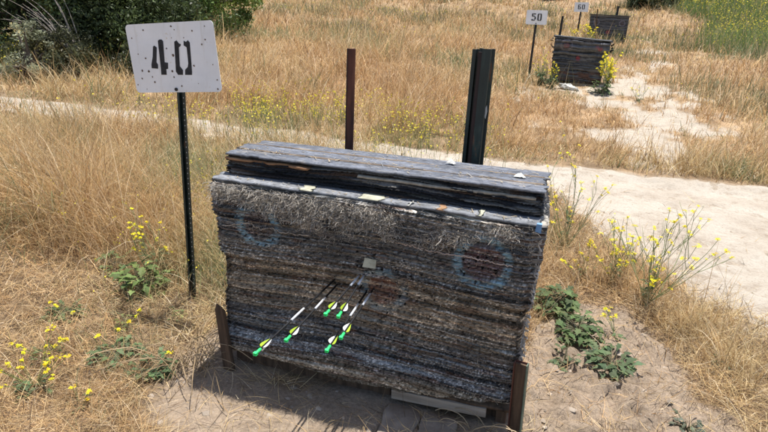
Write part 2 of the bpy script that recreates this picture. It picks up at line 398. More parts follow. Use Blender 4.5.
# small stones and clods on bare soil
def pebbles():
    n = 16000; x = rng.uniform(-2.2, 3.5, n); y = rng.uniform(1.2, 6.2, n)
    keep = ((dirt_m(x, y) > .3) | (path_sd(x, y) > .05)) & ~((x > -1.2) & (x < .0) & (y > 1.76) & (y < 2.1)); x, y = x[keep], y[keep]; n = len(x)
    s = .002+.016*rng.random(n)**7*np.where(path_sd(x, y) > 0, .6, 1)
    base = np.array([[1, 0, 0], [.3, .9, 0], [-.8, .6, 0], [-.7, -.7, 0], [.4, -.95, 0], [.1, .05, .7]])
    fs = np.array([[0, 1, 5], [1, 2, 5], [2, 3, 5], [3, 4, 5], [4, 0, 5]])
    V = base[None]*s[:, None, None]*rng.uniform(.6, 1.3, (n, 6, 3)); a = rng.uniform(0, 6.28, n)
    X = V[..., 0]*np.cos(a)[:, None]-V[..., 1]*np.sin(a)[:, None]; Y = V[..., 0]*np.sin(a)[:, None]+V[..., 1]*np.cos(a)[:, None]
    V = np.stack([X+x[:, None], Y+y[:, None], V[..., 2]+G(x, y)[:, None]-.001], -1).reshape(-1, 3)
    F3 = (fs[None]+(np.arange(n)*6)[:, None, None]).reshape(-1, 3)
    c = np.repeat(np.array([.33, .275, .22])*rng.uniform(.5, 1.2, (n, 1)), 6, 0)
    tag(mesh_np('pebbles', V, np.zeros((0, 4), int), colmat('pebble', 1, .1), None, c, False, F3), 'small stones and clods scattered over bare soil and path', 'stones', None, 'stuff')
pebbles()

# ------------------------------------------------------------------ the big target
FY = 1.777                     # front face
X0, X1 = -1.198, .004
ZB, ZL, ZT = .075, .822, .925
def H(z): return z+CAM_H
layer_edges = [0.0]
_r = random.Random(3)
while layer_edges[-1] < 1.2: layer_edges.append(layer_edges[-1]+_r.choice([.004, .005, .005, .006, .007, .009]))
layer_edges = np.array(layer_edges)
def layered_body(name, x0, x1, y0, y1, z0f, z1f, rows, mat, parent, nf=620, amp=1.0, colf=None, seed=0, corner=.02, bulge=None):
    # perimeter starting front-left going right
    def seg(a, b, n): return np.linspace(a, b, n, endpoint=False)
    fx = seg(x0, x1, nf); ns = 60; nb = 90
    per = np.concatenate([np.stack([fx, np.full(nf, y0)], 1), np.stack([np.full(ns, x1), seg(y0, y1, ns)], 1),
                          np.stack([seg(x1, x0, nb), np.full(nb, y1)], 1), np.stack([np.full(ns, x0), seg(y1, y0, ns)], 1)])
    nrm = np.concatenate([np.tile([0, -1.], (nf, 1)), np.tile([1., 0], (ns, 1)), np.tile([0, 1.], (nb, 1)), np.tile([-1., 0], (ns, 1))])
    n = len(per); s = np.arange(n)*0.0
    s = np.concatenate([[0], np.cumsum(np.linalg.norm(np.diff(per, axis=0), axis=1))])
    tt = np.linspace(0, 1, rows)[:, None]
    PX = np.tile(per[:, 0], (rows, 1)); PY = np.tile(per[:, 1], (rows, 1)); SS = np.tile(s, (rows, 1))
    zlo = z0f(per[:, 0])[None]; zhi = z1f(per[:, 0])[None]; Z = zlo+(zhi-zlo)*tt
    wave = (fbm(SS*1.1, Z*1.2, seed+100)-.5)*.03+(fbm(SS*5, Z*4, seed+101)-.5)*.003 + .012*np.cos((PX-x0)/(x1-x0)*6.28)
    zz = Z+wave+.1
    li = np.searchsorted(layer_edges, zz)-1; th = layer_edges[li+1]-layer_edges[li]; q = (zz-layer_edges[li])/th
    prof = 1-np.abs(2*q-1)**3
    r1 = hsh(li, 0*li, seed+5); r2 = vn(SS*3.0, li*7.3, seed+6); r3 = vn(SS*22, li*7.3, seed+7)
    off = amp*((r1-.5)*.007+(r2-.5)*.007+(r3-.5)*.006+(prof-1)*.006+(vn(SS*160, li*5.1, seed+8)-.5)*.005+(vn(SS*420, Z*300, seed+11)-.5)*.003)
    chunk = sstep(.66, .8, vn(SS*4, li*3.1+.5, seed+9))*(-.012)*amp
    off = off+chunk
    if bulge: off = off+bulge(PX, Z)
    # round the ends
    X = PX+nrm[:, 0][None]*off; Y = PY+nrm[:, 1][None]*off
    dx = np.minimum(PX-x0, x1-PX); onf = (nrm[:, 1] < 0)[None]
    Y = Y+np.where(onf, corner*.6*np.clip(1-dx/corner, 0, 1)**2, 0)
    V = np.stack([X, Y, Z], -1).reshape(-1, 3)
    i = np.arange(n)[None, :]+np.arange(rows-1)[:, None]*n; j = (np.arange(n)+1)[None, :] % n+np.arange(rows-1)[:, None]*n
    F = np.stack([i, j, j+n, i+n], -1).reshape(-1, 4)
    C = colf(PX, Z, li, SS, r1, q) .reshape(-1, 3)
    # caps (fans)
    nv = len(V); V = np.concatenate([V, [[(x0+x1)/2, (y0+y1)/2, V[:n, 2].mean()], [(x0+x1)/2, (y0+y1)/2, V[-n:, 2].mean()]]]); C = np.concatenate([C, C[:1], C[:1]])
    k = np.arange(n); kn = (k+1) % n
    F3 = np.concatenate([np.stack([kn, k, np.full(n, nv)], 1), np.stack([k+(rows-1)*n, kn+(rows-1)*n, np.full(n, nv+1)], 1)])
    return mesh_np(name, V, F, mat, parent, C, False, F3)

def lower_col(X, Z, li, S_, r1, q):
    zt = Z+(fbm(S_*2, Z*3, 120)-.5)*.10
    char = np.array([.050, .052, .058]); brown = np.array([.125, .088, .060]); blue = np.array([.060, .068, .085]); grey = np.array([.46, .44, .40]); rust = np.array([.15, .07, .04])
    wb = (sstep(.27, .34, zt)*sstep(.58, .50, zt))[..., None]; wbl = (sstep(.30, .24, zt)*sstep(.08, .14, zt))[..., None]; wbot = sstep(.15, .10, zt)[..., None]
    char = np.array([.136, .130, .124]); brown = np.array([.30, .235, .165]); blue = np.array([.165, .168, .172]); c = char*(1-wb)+brown*wb; c = c*(1-wbl)+blue*wbl; c = c*(1-wbot)+brown*.9*wbot
    k = hsh(li, 0*li, 131); c = c*(.22+1.5*k[..., None])
    band = vn(zt*38+S_*.3, 0*Z, 145)[..., None]; c = c*(.66+.72*band); st_ = (sstep(.012, .004, np.abs(zt-.525))*.6)[..., None]; c = c*(1-st_)+np.array([.36, .35, .33])*st_  # last: light grey step edge, its lit look put into the colour
    lt = ((hsh(li, 0*li, 132) > .80)*sstep(.42, .62, vn(S_*4, li*2.7, 133)))[..., None]; c = c*(1-lt*.55)+grey*lt*.55
    b2 = (hsh(li, 0*li, 134) > .72)[..., None]*.55; c = c*(1-b2)+brown*.9*b2*(.4+k[..., None])
    rr = (sstep(.68, .8, vn(S_*9, li*1.7, 135)))[..., None]*.5; c = c*(1-rr)+rust*rr
    mxx = np.exp(-((X+.66)/.36)**2); fl = (sstep(1.25, .5, (ZL-Z)/(.035+.11*mxx))*sstep(.35, .6, fbm(S_*11, Z*14, 136)))[..., None]*.7; c = c*(1-fl)+np.array([.55, .50, .42])*fl
    sp = (sstep(.62, .8, vn(S_*190, Z*330, 137))*.8*sstep(.35, .6, fbm(S_*14, Z*20, 139)))[..., None]; c = c*(1-sp)+(c*2.6+.11)*sp  # highlights on pale threads put into the colour as random specks
    sp = (sstep(.52, .75, vn(S_*130, Z*500, 138)))[..., None]; c = c*(1-sp*.7)  # dark gaps between threads put into the colour at random
    # painted rings (real paint marks)
    brk = .7+.3*sstep(.38, .58, fbm(X*22, Z*30, 146))
    for cx, cz, rad, rb, pb, inner in ((-1.016, .668, .080, .95, .30, (.14, .05, .07)), (-.160, .668, .088, .72, .55, (.26, .085, .095)), (-.515, .485, .080, .30, .75, (.26, .075, .06))):
        d = np.hypot(X-cx, (Z-cz)*1.0)+(fbm(X*30, Z*30, 140)-.5)*.018
        streak = .15+.85*sstep(.35, .6, vn(X*40, Z*230, 141))
        ring = (sstep(.022, .008, np.abs(d-rad))*rb*1.25*streak*sstep(.1, .35, fbm(X*9, Z*9, 142)))[..., None]
        dot = (sstep(rad-.012, rad-.025, d)*pb*(.5+.5*streak))[..., None]
        c = c*(1-dot*.75)+(np.array(inner)*.6+c*.6)*dot*.75
        ring = np.minimum(ring*1.1*brk[..., None], .9); c = c*(1-ring*.8)+np.array([.33, .50, .57])*ring*.8
    hr = np.random.default_rng(5)
    for cx, cz, sg, nh in ((-1.016, .668, .05, 26), (-.160, .668, .055, 40), (-.515, .485, .10, 70), (-.6, .45, .3, 40)):
        for hx, hz in zip(hr.normal(cx, sg, nh), hr.normal(cz, sg*.8, nh)):
            i0 = np.searchsorted(X[0, :640], hx-.006); i1 = np.searchsorted(X[0, :640], hx+.006)
            if i1 > i0:
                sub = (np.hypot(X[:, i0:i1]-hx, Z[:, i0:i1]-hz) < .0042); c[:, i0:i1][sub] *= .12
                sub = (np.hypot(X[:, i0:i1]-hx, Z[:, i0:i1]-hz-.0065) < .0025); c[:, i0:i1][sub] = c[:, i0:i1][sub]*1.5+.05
    return c
def upper_col(X, Z, li, S_, r1, q):
    k = hsh(li, 0*li, 151)[..., None]; c = np.array([.028, .028, .032])*(.5+1.0*k)
    b = (sstep(.55, .72, vn(S_*4, li*2.7, 152)))[..., None]*.6; c = c*(1-b)+np.array([.13, .075, .045])*b
    g_ = (sstep(.58, .72, vn(S_*5, li*3.9, 153)))[..., None]*.5; return c*(1-g_)+np.array([.26, .25, .23])*g_

M_layers = colmat('compressed_carpet_layers', .95, .15, (140, (.25, 1, 1.6)), .45, (.8, .004))
M_upper = colmat('old_rubber_sheets', .8, .25, (60, (.3, 1, 1.5)), .35, (.6, .004))
def board_mat(name, base, edge_tan):
    m, nt, bs = newmat(name); n1 = noise_node(nt, 5, 8, (.6, 3, 1), rough=.7); n2 = noise_node(nt, 70, 5, (.5, 1, 1), rough=.8); n3 = noise_node(nt, 16, 7, (.5, 2.2, 1), rough=.75)
    c = ramp(nt, n1.outputs[0], [(.3, tuple(v*.62 for v in base)), (.5, base), (.68, tuple(v*1.5 for v in base))]).outputs[0]
    v = ramp(nt, n2.outputs[0], [(.34, (.45,)*3), (.5, (1,)*3), (.66, (1.7,)*3)]).outputs[0]; c = mix(nt, c, v, 1, 'MULTIPLY')
    k = ramp(nt, n3.outputs[0], [(.57, (0, 0, 0)), (.66, (.8, .8, .8))]).outputs[0]; c = mix(nt, c, edge_tan, k)
    nt.links.new(c, bs.inputs['Base Color']); bs.inputs['Roughness'].default_value = .72; bs.inputs['Specular IOR Level'].default_value = .35
    bump(nt, bs, n2.outputs[0], .5, .003); return m
M_board = board_mat('weathered_rubber_board', (.100, .108, .128), (.30, .27, .23))
M_ledge = board_mat('grey_rubber_strip', (.165, .172, .185), (.30, .28, .25))
M_tanline = spotted('tan_backing', [(.35, (.07, .06, .055)), (.52, (.24, .18, .13)), (.7, (.42, .35, .27))], 22, .9, .2, (.4, .002), (.5, 1, 1))
M_wood = spotted('grey_wood', [(.3, (.20, .16, .12)), (.55, (.34, .28, .22)), (.8, (.44, .38, .31))], 14, .85, .2, (.6, .003), (.25, 3, 3))
M_darkwood = spotted('dark_wood', [(.3, (.05, .035, .025)), (.6, (.13, .085, .055)), (.85, (.20, .14, .09))], 14, .85, .2, (.6, .004), (3, 3, .3))
M_orange = spotted('rusty_brown', [(.3, (.20, .10, .05)), (.7, (.38, .22, .12))], 25)
M_paper = spotted('paper', [(.35, (.38, .37, .33)), (.65, (.66, .65, .60))], 18, .9, .2, (.2, .002))
M_tan_paper = spotted('tan_paper', [(.35, (.30, .29, .22)), (.65, (.48, .47, .36))], 30, .9, .2, (.2, .002))
M_bluetape = spotted('blue_tape', [(.3, (.10, .22, .42)), (.7, (.20, .36, .55))], 30, .6)

T = empty('archery_target', (-.6, 1.9, 0), 'large block of dark compressed layers with six arrows stuck in its front', 'archery target', 'layered archery targets along the range')
def P0(o): o.matrix_parent_inverse = Matrix.Translation((.6, -1.9, 0)); return o
def zlow(x): return ZB+.014-.035*np.sin((np.asarray(x)-X0)/(X1-X0)*3.14)*.8+.03*sstep(-.5, 0, x)
def zled(x): return ZL+0*np.asarray(x)+.004*np.sin(np.asarray(x)*7)
def lb(X, Z):
    w = (fbm(X*3, Z*2, 161)-.5)*.05
    return (fbm(X*2, Z*5, 160)-.5)*.025 + .018*sstep(.2, .1, Z) + .016*sstep(.515, .535, Z+w)-.012*sstep(.34, .38, Z+w)*sstep(.52, .50, Z+w)+.012*sstep(.68, .70, Z+w)
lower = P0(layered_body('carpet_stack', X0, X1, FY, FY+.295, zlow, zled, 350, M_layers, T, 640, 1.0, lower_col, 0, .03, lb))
P0(layered_body('rubber_stack', X0+.012, X1+.004, FY+.062, FY+.298, lambda x: ZL+.006+0*x, lambda x: .9105+.006*(x-X0), 52, M_upper, T, 400, 2.2, upper_col, 40, .03))

def wavy_board(name, x0, x1, y0, y1, z0, z1, mat, n=260, wob=.004, ends=.02, seed=0, tilt=0, sag=.003):
    """plank along x with ragged long edges and ends"""
    r = np.random.default_rng(seed); xs = np.linspace(x0, x1, n); ny = 5; V = []
    e0 = y0+(fbm(xs*14, 0*xs, seed+1, 5)-.5)*2*wob+sstep(.70, .78, vn(xs*16, 0*xs, seed+6))*wob*.8; e1 = y1+(fbm(xs*14, 0*xs+5, seed+2, 5)-.5)*2*wob-sstep(.70, .78, vn(xs*18, 0*xs, seed+7))*wob*.8
    for top in (0, 1):
        for j in range(ny):
            f = j/(ny-1); y = e0*(1-f)+e1*f
            z = (z1 if top else z0)+(fbm(xs*3, 0*xs, seed+3)-.5)*2*sag+tilt*(xs-x0)+(fbm(xs*9, 0*xs+f*.3, seed+4, 3)-.5)*.0018*top
            xx = xs.copy(); xx[0] += (r.random()-.5)*ends; xx[-1] += (r.random()-.5)*ends
            V.append(np.stack([xx, y, z], 1))
    V = np.array(V).reshape(-1, 3); F = []
    idx = lambda t, j, i: (t*ny+j)*n+i
    for i in range(n-1):
        for j in range(ny-1):
            F.append((idx(1, j, i), idx(1, j, i+1), idx(1, j+1, i+1), idx(1, j+1, i))); F.append((idx(0, j, i), idx(0, j+1, i), idx(0, j+1, i+1), idx(0, j, i+1)))
        F.append((idx(0, 0, i), idx(0, 0, i+1), idx(1, 0, i+1), idx(1, 0, i))); F.append((idx(0, ny-1, i), idx(1, ny-1, i), idx(1, ny-1, i+1), idx(0, ny-1, i+1)))
    for j in range(ny-1):
        F.append((idx(0, j, 0), idx(1, j, 0), idx(1, j+1, 0), idx(0, j+1, 0))); F.append((idx(0, j, n-1), idx(0, j+1, n-1), idx(1, j+1, n-1), idx(1, j, n-1)))
    return V, F
def board(name, *a, parent=T, **k):
    V, F = wavy_board(name, *a, **k); return P0(mesh_np(name, V, F, a[6], parent))
board('ledge_strip', X0-.008, X1+.006, FY-.016, FY+.075, ZL+.004, ZL+.012, M_ledge, wob=.006, seed=201, sag=.004)
tp = .905
board('top_board', X0+.012, X1+.004, FY+.050, FY+.128, tp+.006, tp+.013, M_board, seed=211, wob=.006, tilt=.006)
board('top_board', X0+.020, X1-.002, FY+.134, FY+.212, tp+.008, tp+.015, M_board, seed=221, wob=.005, tilt=.006)
board('top_board', X0+.045, X1+.008, FY+.218, FY+.302, tp+.007, tp+.014, M_board, seed=231, wob=.005, tilt=.006)
board('torn_liner', X0+.010, X0+.36, FY+.055, FY+.120, tp-.014, tp-.006, M_orange, seed=241, wob=.012, n=40)
board('torn_liner', X0+.55, X1-.03, FY+.057, FY+.120, tp-.016, tp-.007, spotted('torn_pale_liner', [(.3, (.16, .14, .11)), (.7, (.42, .39, .33))], 30), seed=251, wob=.009, n=60)
for k_, yy in enumerate((FY+.1295, FY+.2135)):
    board('torn_liner', X0+.02, X1-.01, yy, yy+.0035, tp-.004, tp+.0175, M_tanline, seed=261+k_*10, wob=.0016, tilt=.006, sag=.004)
# tape patches on the ledge strip
def quadbox(x0, x1, y0, y1, z0, z1, M=None):
    m = MB(); m.box(x0, x1, y0, y1, z0, z1, M=M); return m
for (xa, xb, mt) in ((-.610, -.535, M_tan_paper), (-.435, -.427, M_paper), (-.330, -.310, M_orange), (-.195, -.180, M_tan_paper), (-.84, -.80, M_tan_paper)):
    V, F = wavy_board('t', xa, xb, FY-.020, FY+.05, ZL+.0135, ZL+.0155, M_paper, n=8, wob=.004, seed=int(-xa*1000), sag=.0005)
    P0(mesh_np('tape_patch', V, F, mt, T))
m = MB(); m.add([(-.006, FY-.026, ZL-.010), (.013, FY-.025, ZL-.014), (.013, FY-.025, ZL+.016), (-.004, FY-.025, ZL+.016), (.013, FY-.012, ZL+.018), (-.002, FY-.016, ZL+.018), (-.006, FY-.023, ZL-.010), (.013, FY-.022, ZL-.014)], [(0, 1, 2, 3), (3, 2, 4, 5), (1, 0, 6, 7)]); P0(m.build('blue_tape', M_bluetape, T))
# paper tag on the face
Mt = Matrix.Translation((-.562, FY-.026, .600)) @ Matrix.Rotation(R(-4), 4, 'Y') @ Matrix.Rotation(R(-14), 4, 'X')
m = MB(); m.prism([(-.026, -.018), (.024, -.02), (.026, .012), (-.018, .017)], -.0015, .0015, M=Mt); P0(m.build('paper_tag', M_tan_paper, T))

# frayed fibres on the face
def fibres():
    n = 90000; x = rng.uniform(X0, X1, n); z = ZB+.03+(ZL-ZB-.034)*rng.random(n)**.7
    f = fbm(x*7, z*10, 170)
    Mx = np.exp(-((x+.66)/.36)**2); depth = .058+.08*Mx*(.6+.8*fbm(x*6, 0*x, 171))+.055*fbm(x*7, 0*x, 172)*sstep(-1.15, -.9, x)
    tz_ = sstep(1.25, .55, (ZL-z)/depth)*(.35+.65*sstep(.30, .5, f))
    low = .30*sstep(.5, .62, f)*(z < .30)+.14*sstep(.55, .65, f)*(z > .52)
    k = rng.random(n) < np.maximum(tz_*.75, .05+low); x, z, tz_ = x[k], z[k], tz_[k]; n = len(x)
    L = rng.uniform(.010, .030, n)*(.75+.55*tz_); K = 6
    P = np.zeros((n, K, 3)); P[:, 0] = np.stack([x, np.full(n, FY-.002)+rng.uniform(-.012, .004, n)-.012*(z > .52), z], 1)
    a = rng.uniform(0, 6.283, n); da = rng.normal(0, .85, n); out = rng.uniform(.2, 1.0, n)
    for i in range(1, K):
        a = a+da+rng.normal(0, .45, n); st = L/(K-1)
        d = np.stack([np.cos(a), -out*(1-.5*i/K)*(.5+1.3*tz_), np.sin(a)*.85-.15], 1)
        P[:, i] = P[:, i-1]+d*st[:, None]
    w = .0014*rng.uniform(.5, 1.3, n); wd = np.stack([-np.sin(a), 0*a, np.cos(a)], 1)*w[:, None]*.5
    V = np.stack([P-wd[:, None], P+wd[:, None]], 2).reshape(-1, 3)
    b = (np.arange(n)*2*K)[:, None]+np.arange(K-1)[None]*2; F = np.stack([b, b+1, b+3, b+2], -1).reshape(-1, 4)
    top = (sstep(.1, .6, tz_)*rng.uniform(.25, 1, n))[:, None]; c = np.array([.17, .145, .12])*(1-top)+np.array([.84, .78, .68])*top
    bl = rng.random(n) < .2; c[bl] = np.array([.14, .15, .17]); c = c*rng.uniform(.5, 1.3, (n, 1))
    lt = rng.random(n) < .08; c[lt] = np.array([.55, .50, .42])
    C = np.repeat(c, 2*K, 0)
    o = P0(mesh_np('frayed_fibre', V, F, leafmat('fibre', .35, .8, .1, .1), T, C)); o['kind'] = 'stuff'
fibres()
# right edge: pale frayed backing edges + cords across the face
def cord(pts, rad, col, name='loose_cord'):
    m = MB(); P = []
    for i in range(len(pts)-1):
        for t in np.linspace(0, 1, 12, endpoint=False):
            q = Vector(pts[i]).lerp(Vector(pts[i+1]), t); P.append(q+Vector((0, random.uniform(-.003, .002), random.uniform(-.0035, .0035))))
    P.append(Vector(pts[-1])); m.tube(P, rad, 5, col); return P0(m.build(name, colmat('cord', .9, .1), T))
yf = FY-.016
cord([(-.47, yf, .694), (-.38, yf, .684), (-.30, yf-.003, .680), (-.20, yf-.003, .682), (-.13, yf, .676), (-.06, yf, .672)], .0022, (.55, .45, .40))
cord([(-1.17, yf, .645), (-1.08, yf, .668), (-1.05, yf-.002, .672), (-1.0, yf-.003, .655), (-.96, yf, .668), (-.92, yf, .655), (-.80, yf, .662)], .0016, (.50, .43, .36))
m = MB()
for k in range(60):
    z = ZB+.05+(ZL-ZB-.08)*k/60; 
    if random.random() < .75:
        m.tube([(X1+.004, FY+random.uniform(.0, .02), z), (X1+random.uniform(.008, .02), FY-random.uniform(.0, .012), z+random.uniform(-.006, .008)), (X1+random.uniform(.006, .018), FY-random.uniform(0, .01), z+.014)], [.004, .0035, .002], 5, tuple(np.array((.40, .37, .33))*random.uniform(.5, 1.2)))
P0(m.build('frayed_edge', colmat('frayed_edge', .95, .1, (120, (1, 1, 1)), .4, (.6, .004)), T))['kind'] = 'stuff'
# supports underneath; beams added to stop light coming through the gap
m = MB(); m.box(-1.17, -.47, 1.805, 1.84, -.03, .062); P0(m.build('light_block_beam', M_darkwood, T, bevel=.004))
m = MB(); m.box(-.45, -.02, 1.83, 1.86, -.03, .085); P0(m.build('light_block_beam', M_darkwood, T, bevel=.004))
m = MB(); m.box(-1.14, -.06, 2.00, 2.05, -.03, .094); P0(m.build('light_block_beam', M_darkwood, T, bevel=.004))
for xx in (-1.10, -.68, -.28, -.03):
    m = MB(); m.box(xx-.02, xx+.02, 1.80, 1.99, -.03, .085); P0(m.build('support_block', M_darkwood, T, bevel=.003))
Mb = Matrix.Translation((-.27, FY-.004, .052)) @ Matrix.Rotation(R(-2.2), 4, 'Y')
m = MB(); m.box(-.185, .185, -.010, .012, -.022, .018, M=Mb); P0(m.build('base_board', M_wood, T, bevel=.0015))
V, F = wavy_board('b', X0+.01, X1-.01, FY-.006, FY+.27, .070, .082, M_darkwood, n=60, wob=.006, seed=302, sag=.006)
P0(mesh_np('pallet_board', V, F, M_darkwood, T))

# paper scraps lying on the top boards
def scrap(cx, cy, z, w, label, seed):
    r = random.Random(seed); m = MB(); n = 7
    pts = [[(cx+(i/(n-1)-.5)*w*1.0*(.6+.4*math.sin(j*1.3+1))+r.uniform(-.002, .002), cy+(j/4-.5)*w*.8+r.uniform(-.002, .002), z+.002+r.random()*.004+.012*math.sin(math.pi*i/(n-1))*math.sin(math.pi*j/4)) for i in range(n)] for j in range(5)]
    vs = [p for row in pts for p in row]; fs = [(j*n+i, j*n+i+1, (j+1)*n+i+1, (j+1)*n+i) for i in range(n-1) for j in range(4)]
    m.add(vs, fs); o = m.build('paper_scrap', M_paper); s = o.modifiers.new('solid', 'SOLIDIFY'); s.thickness = .001
    tag(o, label, 'paper', 'paper scraps on the target top')
tz = tp+.024
scrap(-.345, 2.035, tz-.001, .040, 'crumpled white paper scrap on the target top near the twin green post', 5)
scrap(-.085, 1.965, tz-.0005, .045, 'pale torn paper scrap on the target top nearest its right end', 9)

def debris():
    n = 420; x = rng.uniform(X0+.03, X1-.02, n); y = rng.uniform(FY+.06, FY+.29, n); e = rng.random(n) < .3
    y[e] = FY+rng.uniform(-.012, .045, e.sum()); z = np.where(e, ZL+.0150, tp+.0175+.006*(x-X0))
    L = rng.uniform(.004, .022, n)*np.where(rng.random(n) < .25, 1.8, 1); a = rng.uniform(0, 6.283, n); w = rng.uniform(.0008, .0022, n)
    d = np.stack([np.cos(a), np.sin(a), rng.uniform(-.02, .12, n)], 1); sd_ = np.stack([-np.sin(a), np.cos(a), 0*a], 1); P = np.stack([x, y, z], 1)
    V = np.stack([P-sd_*w[:, None], P+sd_*w[:, None], P+d*L[:, None]+sd_*w[:, None]*.4, P+d*L[:, None]-sd_*w[:, None]*.4], 1).reshape(-1, 3)
    c = np.where(rng.random((n, 1)) < .6, np.array([[.62, .50, .32]]), np.array([[.45, .44, .42]]))*rng.uniform(.5, 1.1, (n, 1))
    tag(mesh_np('straw_bits', V, np.arange(4*n).reshape(-1, 4), M_grass, None, np.repeat(c, 4, 0)), 'small straw bits and crumbs lying on the big target top', 'straw', None, 'stuff')
debris()
# ------------------------------------------------------------------ arrows
M_carbon = spotted('carbon_shaft', [(.3, (.010, .010, .011)), (.7, (.02, .02, .022))], 40, .6, .15, None)
M_wrap = spotted('silver_wrap', [(.35, (.42, .44, .47)), (.65, (.66, .68, .71))], 60, .45, .4, None)
M_green = spotted('neon_green', [(.3, (.02, .62, .12)), (.7, (.05, .85, .22))], 20, .4, .5, None)
M_lime = leafmat('lime_vane', .35, .5, .3, .08); M_whitevane = leafmat('white_vane', .3, .5, .3, .08)
AR = [((-.709, -.985), (-.733, 1.239, -.967), 'lowest arrow, longest out of the target face, green nock furthest left', 38),
      ((-.700, -1.005), (-.706, 1.381, -1.001), 'second arrow from the left in the target face, just right of the longest one', 50),
      ((-.602, -.935), (-.607, 1.464, -.931), 'left arrow of the upper crossing pair below the paper tag', 45),
      ((-.588, -.931), (-.571, 1.483, -.941), 'right arrow of the upper crossing pair below the paper tag', 55),
      ((-.579, -1.006), (-.571, 1.389, -1.011), 'lower arrow of the rightmost pair, its white vanes nearest the target bottom', 165),
      ((-.552, -.988), (-.546, 1.445, -.992), 'rightmost arrow in the target face with a large white vane', 175)]
def make_arrow(e, t, label, rotd):
    tail = Vector((t[0], t[1], H(t[2]))); tip = Vector((e[0], FY+.035, H(e[1]))); d = (tip-tail).normalized(); L = (tip-tail).length
    o = empty('arrow', tail, label, 'arrow', 'arrows stuck in the big target'); o.rotation_mode = 'QUATERNION'
    o.rotation_quaternion = d.to_track_quat('Z', 'Y')
    m = MB(); m.tube([(0, 0, .012), (0, 0, L)], .0036, 10); m.build('shaft', M_carbon, o, True)
    m = MB(); m.tube([(0, 0, .205), (0, 0, min(.295, L-.045))], .0040, 10); m.build('wrap', M_wrap, o, True)
    m = MB(); m.tube([(0, 0, -.008), (0, 0, .003), (0, 0, .018)], [.0036, .0048, .0043], 10)
    m.box(-.0055, .0055, .0018, .0044, -.015, -.004); m.box(-.0055, .0055, -.0044, -.0018, -.015, -.004); m.build('nock', M_green, o)
    for k in range(3):
        a = R(rotd+120*k); c, s = math.cos(a), math.sin(a); m = MB()
        prof = [(.0035, .026), (.011, .026), (.0155, .031), (.0150, .040), (.0115, .054), (.0065, .068), (.0035, .078)]
        vs = []
        for side in (-.0004, .0004):
            for r_, z_ in prof:
                r_ = .0035+(r_-.0035)*(.72 if k == 0 else 1)
                vs.append((r_*c-side*s, r_*s+side*c, z_))
        n = len(prof); m.add(vs, [tuple(range(n)), tuple(range(2*n-1, n-1, -1))]+[(i, i+n, (i+1) % n+n, (i+1) % n) for i in range(n)], (.48, .64, .06) if k == 0 else (.85, .85, .82))
        v = m.build('vane', M_lime if k == 0 else M_whitevane, o)
        v['label'] = 'lime green vane' if k == 0 else 'white vane'
for a in AR: make_arrow(*a)

# ------------------------------------------------------------------ posts and signs
M_postgreen = spotted('dark_green_paint', [(.25, (.007, .014, .013)), (.5, (.012, .024, .022)), (.60, (.025, .045, .038)), (.67, (.13, .06, .03))], 14, .5, .5, (.2, .002), (2, 2, .5))
M_rust = spotted('rusty_steel', [(.3, (.035, .014, .012)), (.55, (.10, .035, .022)), (.8, (.17, .07, .04))], 18, .75, .4, (.4, .002), (2, 2, .4))
M_rust2 = spotted('dark_rust', [(.3, (.014, .010, .010)), (.6, (.035, .018, .015)), (.85, (.12, .05, .03))], 14, .7, .4, (.3, .002), (2, 2, .4))
M_black = spotted('black_steel', [(.3, (.010, .010, .011)), (.7, (.03, .028, .028))], 18, .6, .4, (.3, .002))
M_hole = spotted('galvanised_hole', [(.3, (.45, .45, .43)), (.7, (.65, .64, .60))], 40, .6)
M_gvedge = spotted('faded_green_edge', [(.3, (.05, .08, .06)), (.6, (.12, .16, .12)), (.85, (.20, .13, .07))], 25, .6)
def u_channel(m, w, d, t, z0, z1, flip=1):
    """hat-section post: web + two legs + flanges, opening towards -y*flip"""
    f = flip
    pr = [(-w/2, 0), (-w/2+t+w*.18, 0), (-w*.24, d), (w*.24, d), (w/2-w*.18-t, 0), (w/2, 0), (w/2, t), (w/2-w*.18, t), (w*.24+t*.6, d+t), (-w*.24-t*.6, d+t), (-w/2+w*.18, t), (-w/2, t)]
    n = len(pr); vs = [(x, y*f, z) for z in (z0, z1) for x, y in pr]
    quads = [(0, 1, 10, 11), (1, 2, 9, 10), (2, 3, 8, 9), (3, 4, 7, 8), (4, 5, 6, 7)]
    fs = [(i, (i+1) % n, (i+1) % n+n, i+n) for i in range(n)]+[tuple(q) for q in quads]+[tuple(i+n for i in reversed(q)) for q in quads]
    m.add(vs, fs)
def T_post(m, w, z0, z1):
    m.box(-w/2, w/2, -.003, .003, z0, z1); m.box(-.003, .003, .003, w*.9, z0, z1)

